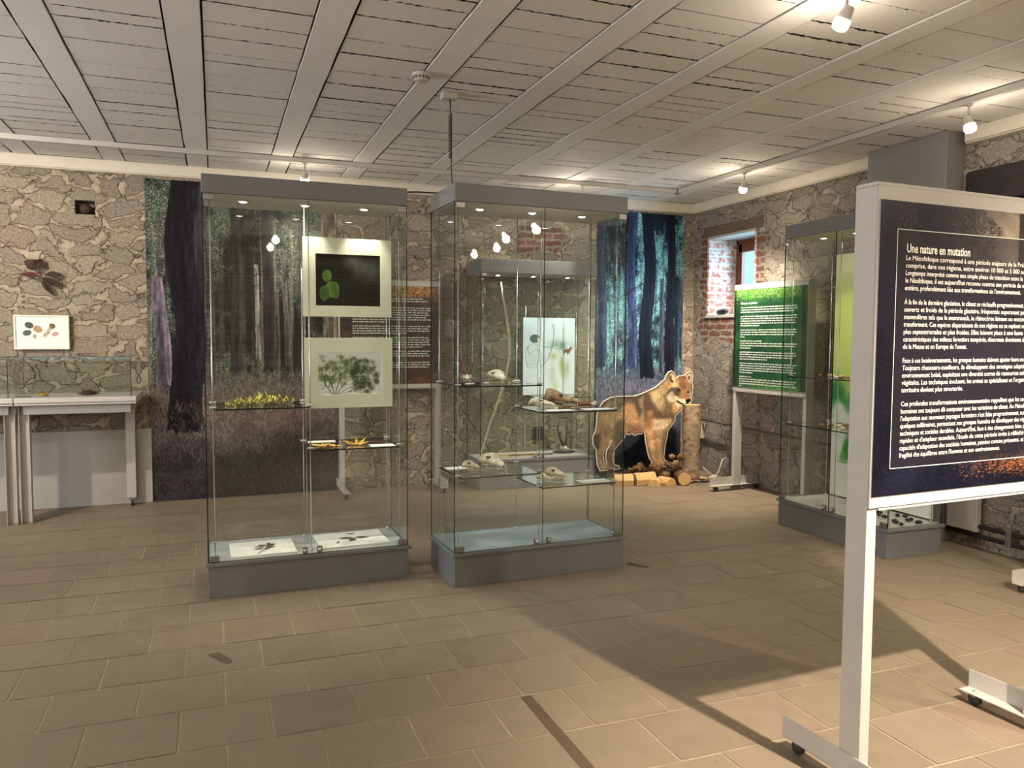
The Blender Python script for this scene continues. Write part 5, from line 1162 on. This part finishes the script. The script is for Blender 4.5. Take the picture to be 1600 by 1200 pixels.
tag(m.build('flat_skull', [M_antler, M_bone]), 'flat brown and cream skull at the right of the upper right shelf', 'skull')
card(Rb, .63, .03, TR + .001, .19, .10, 'white label card at the front left of the upper right shelf'); card(Rb, .90, .025, TR + .001, .20, .11, 'white label card at the front right of the upper right shelf')
card(Rb, .06, .30, LL + .001, .17, .10, 'white label card at the back left of the lower left shelf'); card(Rb, .88, .03, LR + .001, .21, .11, 'white label card at the right of the lower right shelf')
skull(at_b(.19, .24, LL + .001, -.7), .12, 'small pale skull at the left of the lower left shelf', 'round')
skull(at_b(.34, .24, LL + .001, -1.2), .19, 'big rodent skull on the lower left shelf', 'round')
skull(at_b(.68, .20, LR + .001, -.9), .10, 'smallest pale skull at the left of the lower right shelf', 'round')
skull(at_b(.78, .24, LR + .001, -.8), .15, 'pale skull with a dark nose opening on the lower right shelf', 'round')


# contents of the low case: print, bow, arrows, antlers
t = uvquad('hunter_print', .585, .80, M_hunter, None, .004, M_paper, loc=(2.965, 7.50, .898)); tag(t, 'pale print of an archer and a deer standing in the low case', 'print')
def pl(px, py, y): 
    d = RW.transposed() @ Vector((px - 800, F_PX, 600 - py)); k = y / d.y; return Vector((d.x * k, y, 1.5 + d.z * k))
B_ = [pl(*q, 7.33) for q in ((783.5, 440), (786, 462), (791, 492), (795, 525), (796, 555), (790, 590), (778, 628), (765, 665), (752, 706), (748, 722))]
t = empty('wooden_bow', B_[0], 0, 'long pale wooden bow leaning inside the low case', 'bow')
MB().tube([p - B_[0] for p in B_], [.007, .009, .012, .014, .015, .014, .013, .011, .008, .006], 8).build('bow_limb', M_bowwood, t)
tag(MB().tube([pl(723, 640, 7.36), pl(772, 715, 7.36)], .004, 6).build('arrow', M_darkbeam), 'thin dark arrow leaning at the left in the low case', 'arrow', 'arrows in the low case')
for k, (x0, x1, y, rad) in enumerate(((2.47, 3.10, 7.40, .007), (2.75, 3.22, 7.33, .006), (2.5, 3.05, 7.27, .005))):
    tag(MB().tube([(x0, y, .305), (x1, y - .03, .305)], rad, 7).build('arrow', (M_cutwood, M_darkbeam, M_cutwood)[k]), ('back pale', 'middle dark', 'front pale')[k] + ' arrow lying on the floor of the low case', 'arrow', 'arrows in the low case')
slab(Matrix.Translation((3.38, 7.38, .298)), .12, .07, .018, 'brown oval board under the antlered skull in the low case', M_plinthwood, 'wooden_mount', 'mount')
skull(Matrix.Translation((3.39, 7.37, .317)) @ Matrix.Rotation(-1.2, 4, 'Z'), .13, 'small white skull with thin dark antlers in the low case', 'fox', M_bone, 0, .26, hm=M_antlergrey)
# contents of the right case
t = uvquad('green_print', 1.0, 1.95, M_pcase, None, .005, M_paper, loc=(4.715, 5.05, .225), rot=(0, 0, -PI / 2)); tag(t, 'green and yellow painted backdrop inside the right glass case', 'print')
r = random.Random(77)
for z_, nn, lb in ((1.2015, 26, 'upper'), (.8215, 22, 'lower')):
    for k in range(nn):
        x = 4.36 + r.random() * .22; y = 4.40 + .50 * r.random(); s_ = r.uniform(.010, .022)
        o = MB().ball((0, 0, 0), (s_ * 1.5, s_, s_ * .45), 5).build('bone_fragment', r.choice([M_bone, M_bonebrown, M_antler])); o.location = (x, y, z_ + s_ * .45); o.rotation_euler = (0, 0, r.uniform(0, 3)); tag(o, 'small brown or cream bone fragment on the %s shelf of the right case' % lb, 'bone', 'bone fragments on the %s shelf of the right case' % lb)
for k in range(18):
    o = MB().ball((0, 0, 0), (.022, .015, .012), 5).build('dark_pebble', M_black); o.location = (4.36 + r.random() * .30, 4.03 + .42 * r.random(), .2235); o.rotation_euler = (0, 0, r.uniform(0, 3)); tag(o, 'black pebble on the floor of the right case', 'stone', 'black pebbles in the right case')
t = empty('fish_trap', (4.60, 4.62, .24), 0, 'dark woven cage-like basket hanging low in the right case', 'basket'); m = MB()
for k in range(15): zz = .14 + k * .028; w_ = .03 + .055 * math.sin(PI * (k + 1) / 16); m.tube([(w_ * math.cos(a), w_ * math.sin(a) * .9 - .02, zz) for a in [i * PI / 6 for i in range(13)]], .0045, 5)
m.build('hoops', M_black, t); m = MB()
for a in [i * PI / 4 for i in range(8)]: m.tube([((.03 + .055 * math.sin(PI * (k + 1) / 16)) * math.cos(a), (.03 + .055 * math.sin(PI * (k + 1) / 16)) * math.sin(a) * .9 - .02, .14 + k * .028) for k in range(15)], .003, 5)
m.build('ribs', M_black, t)
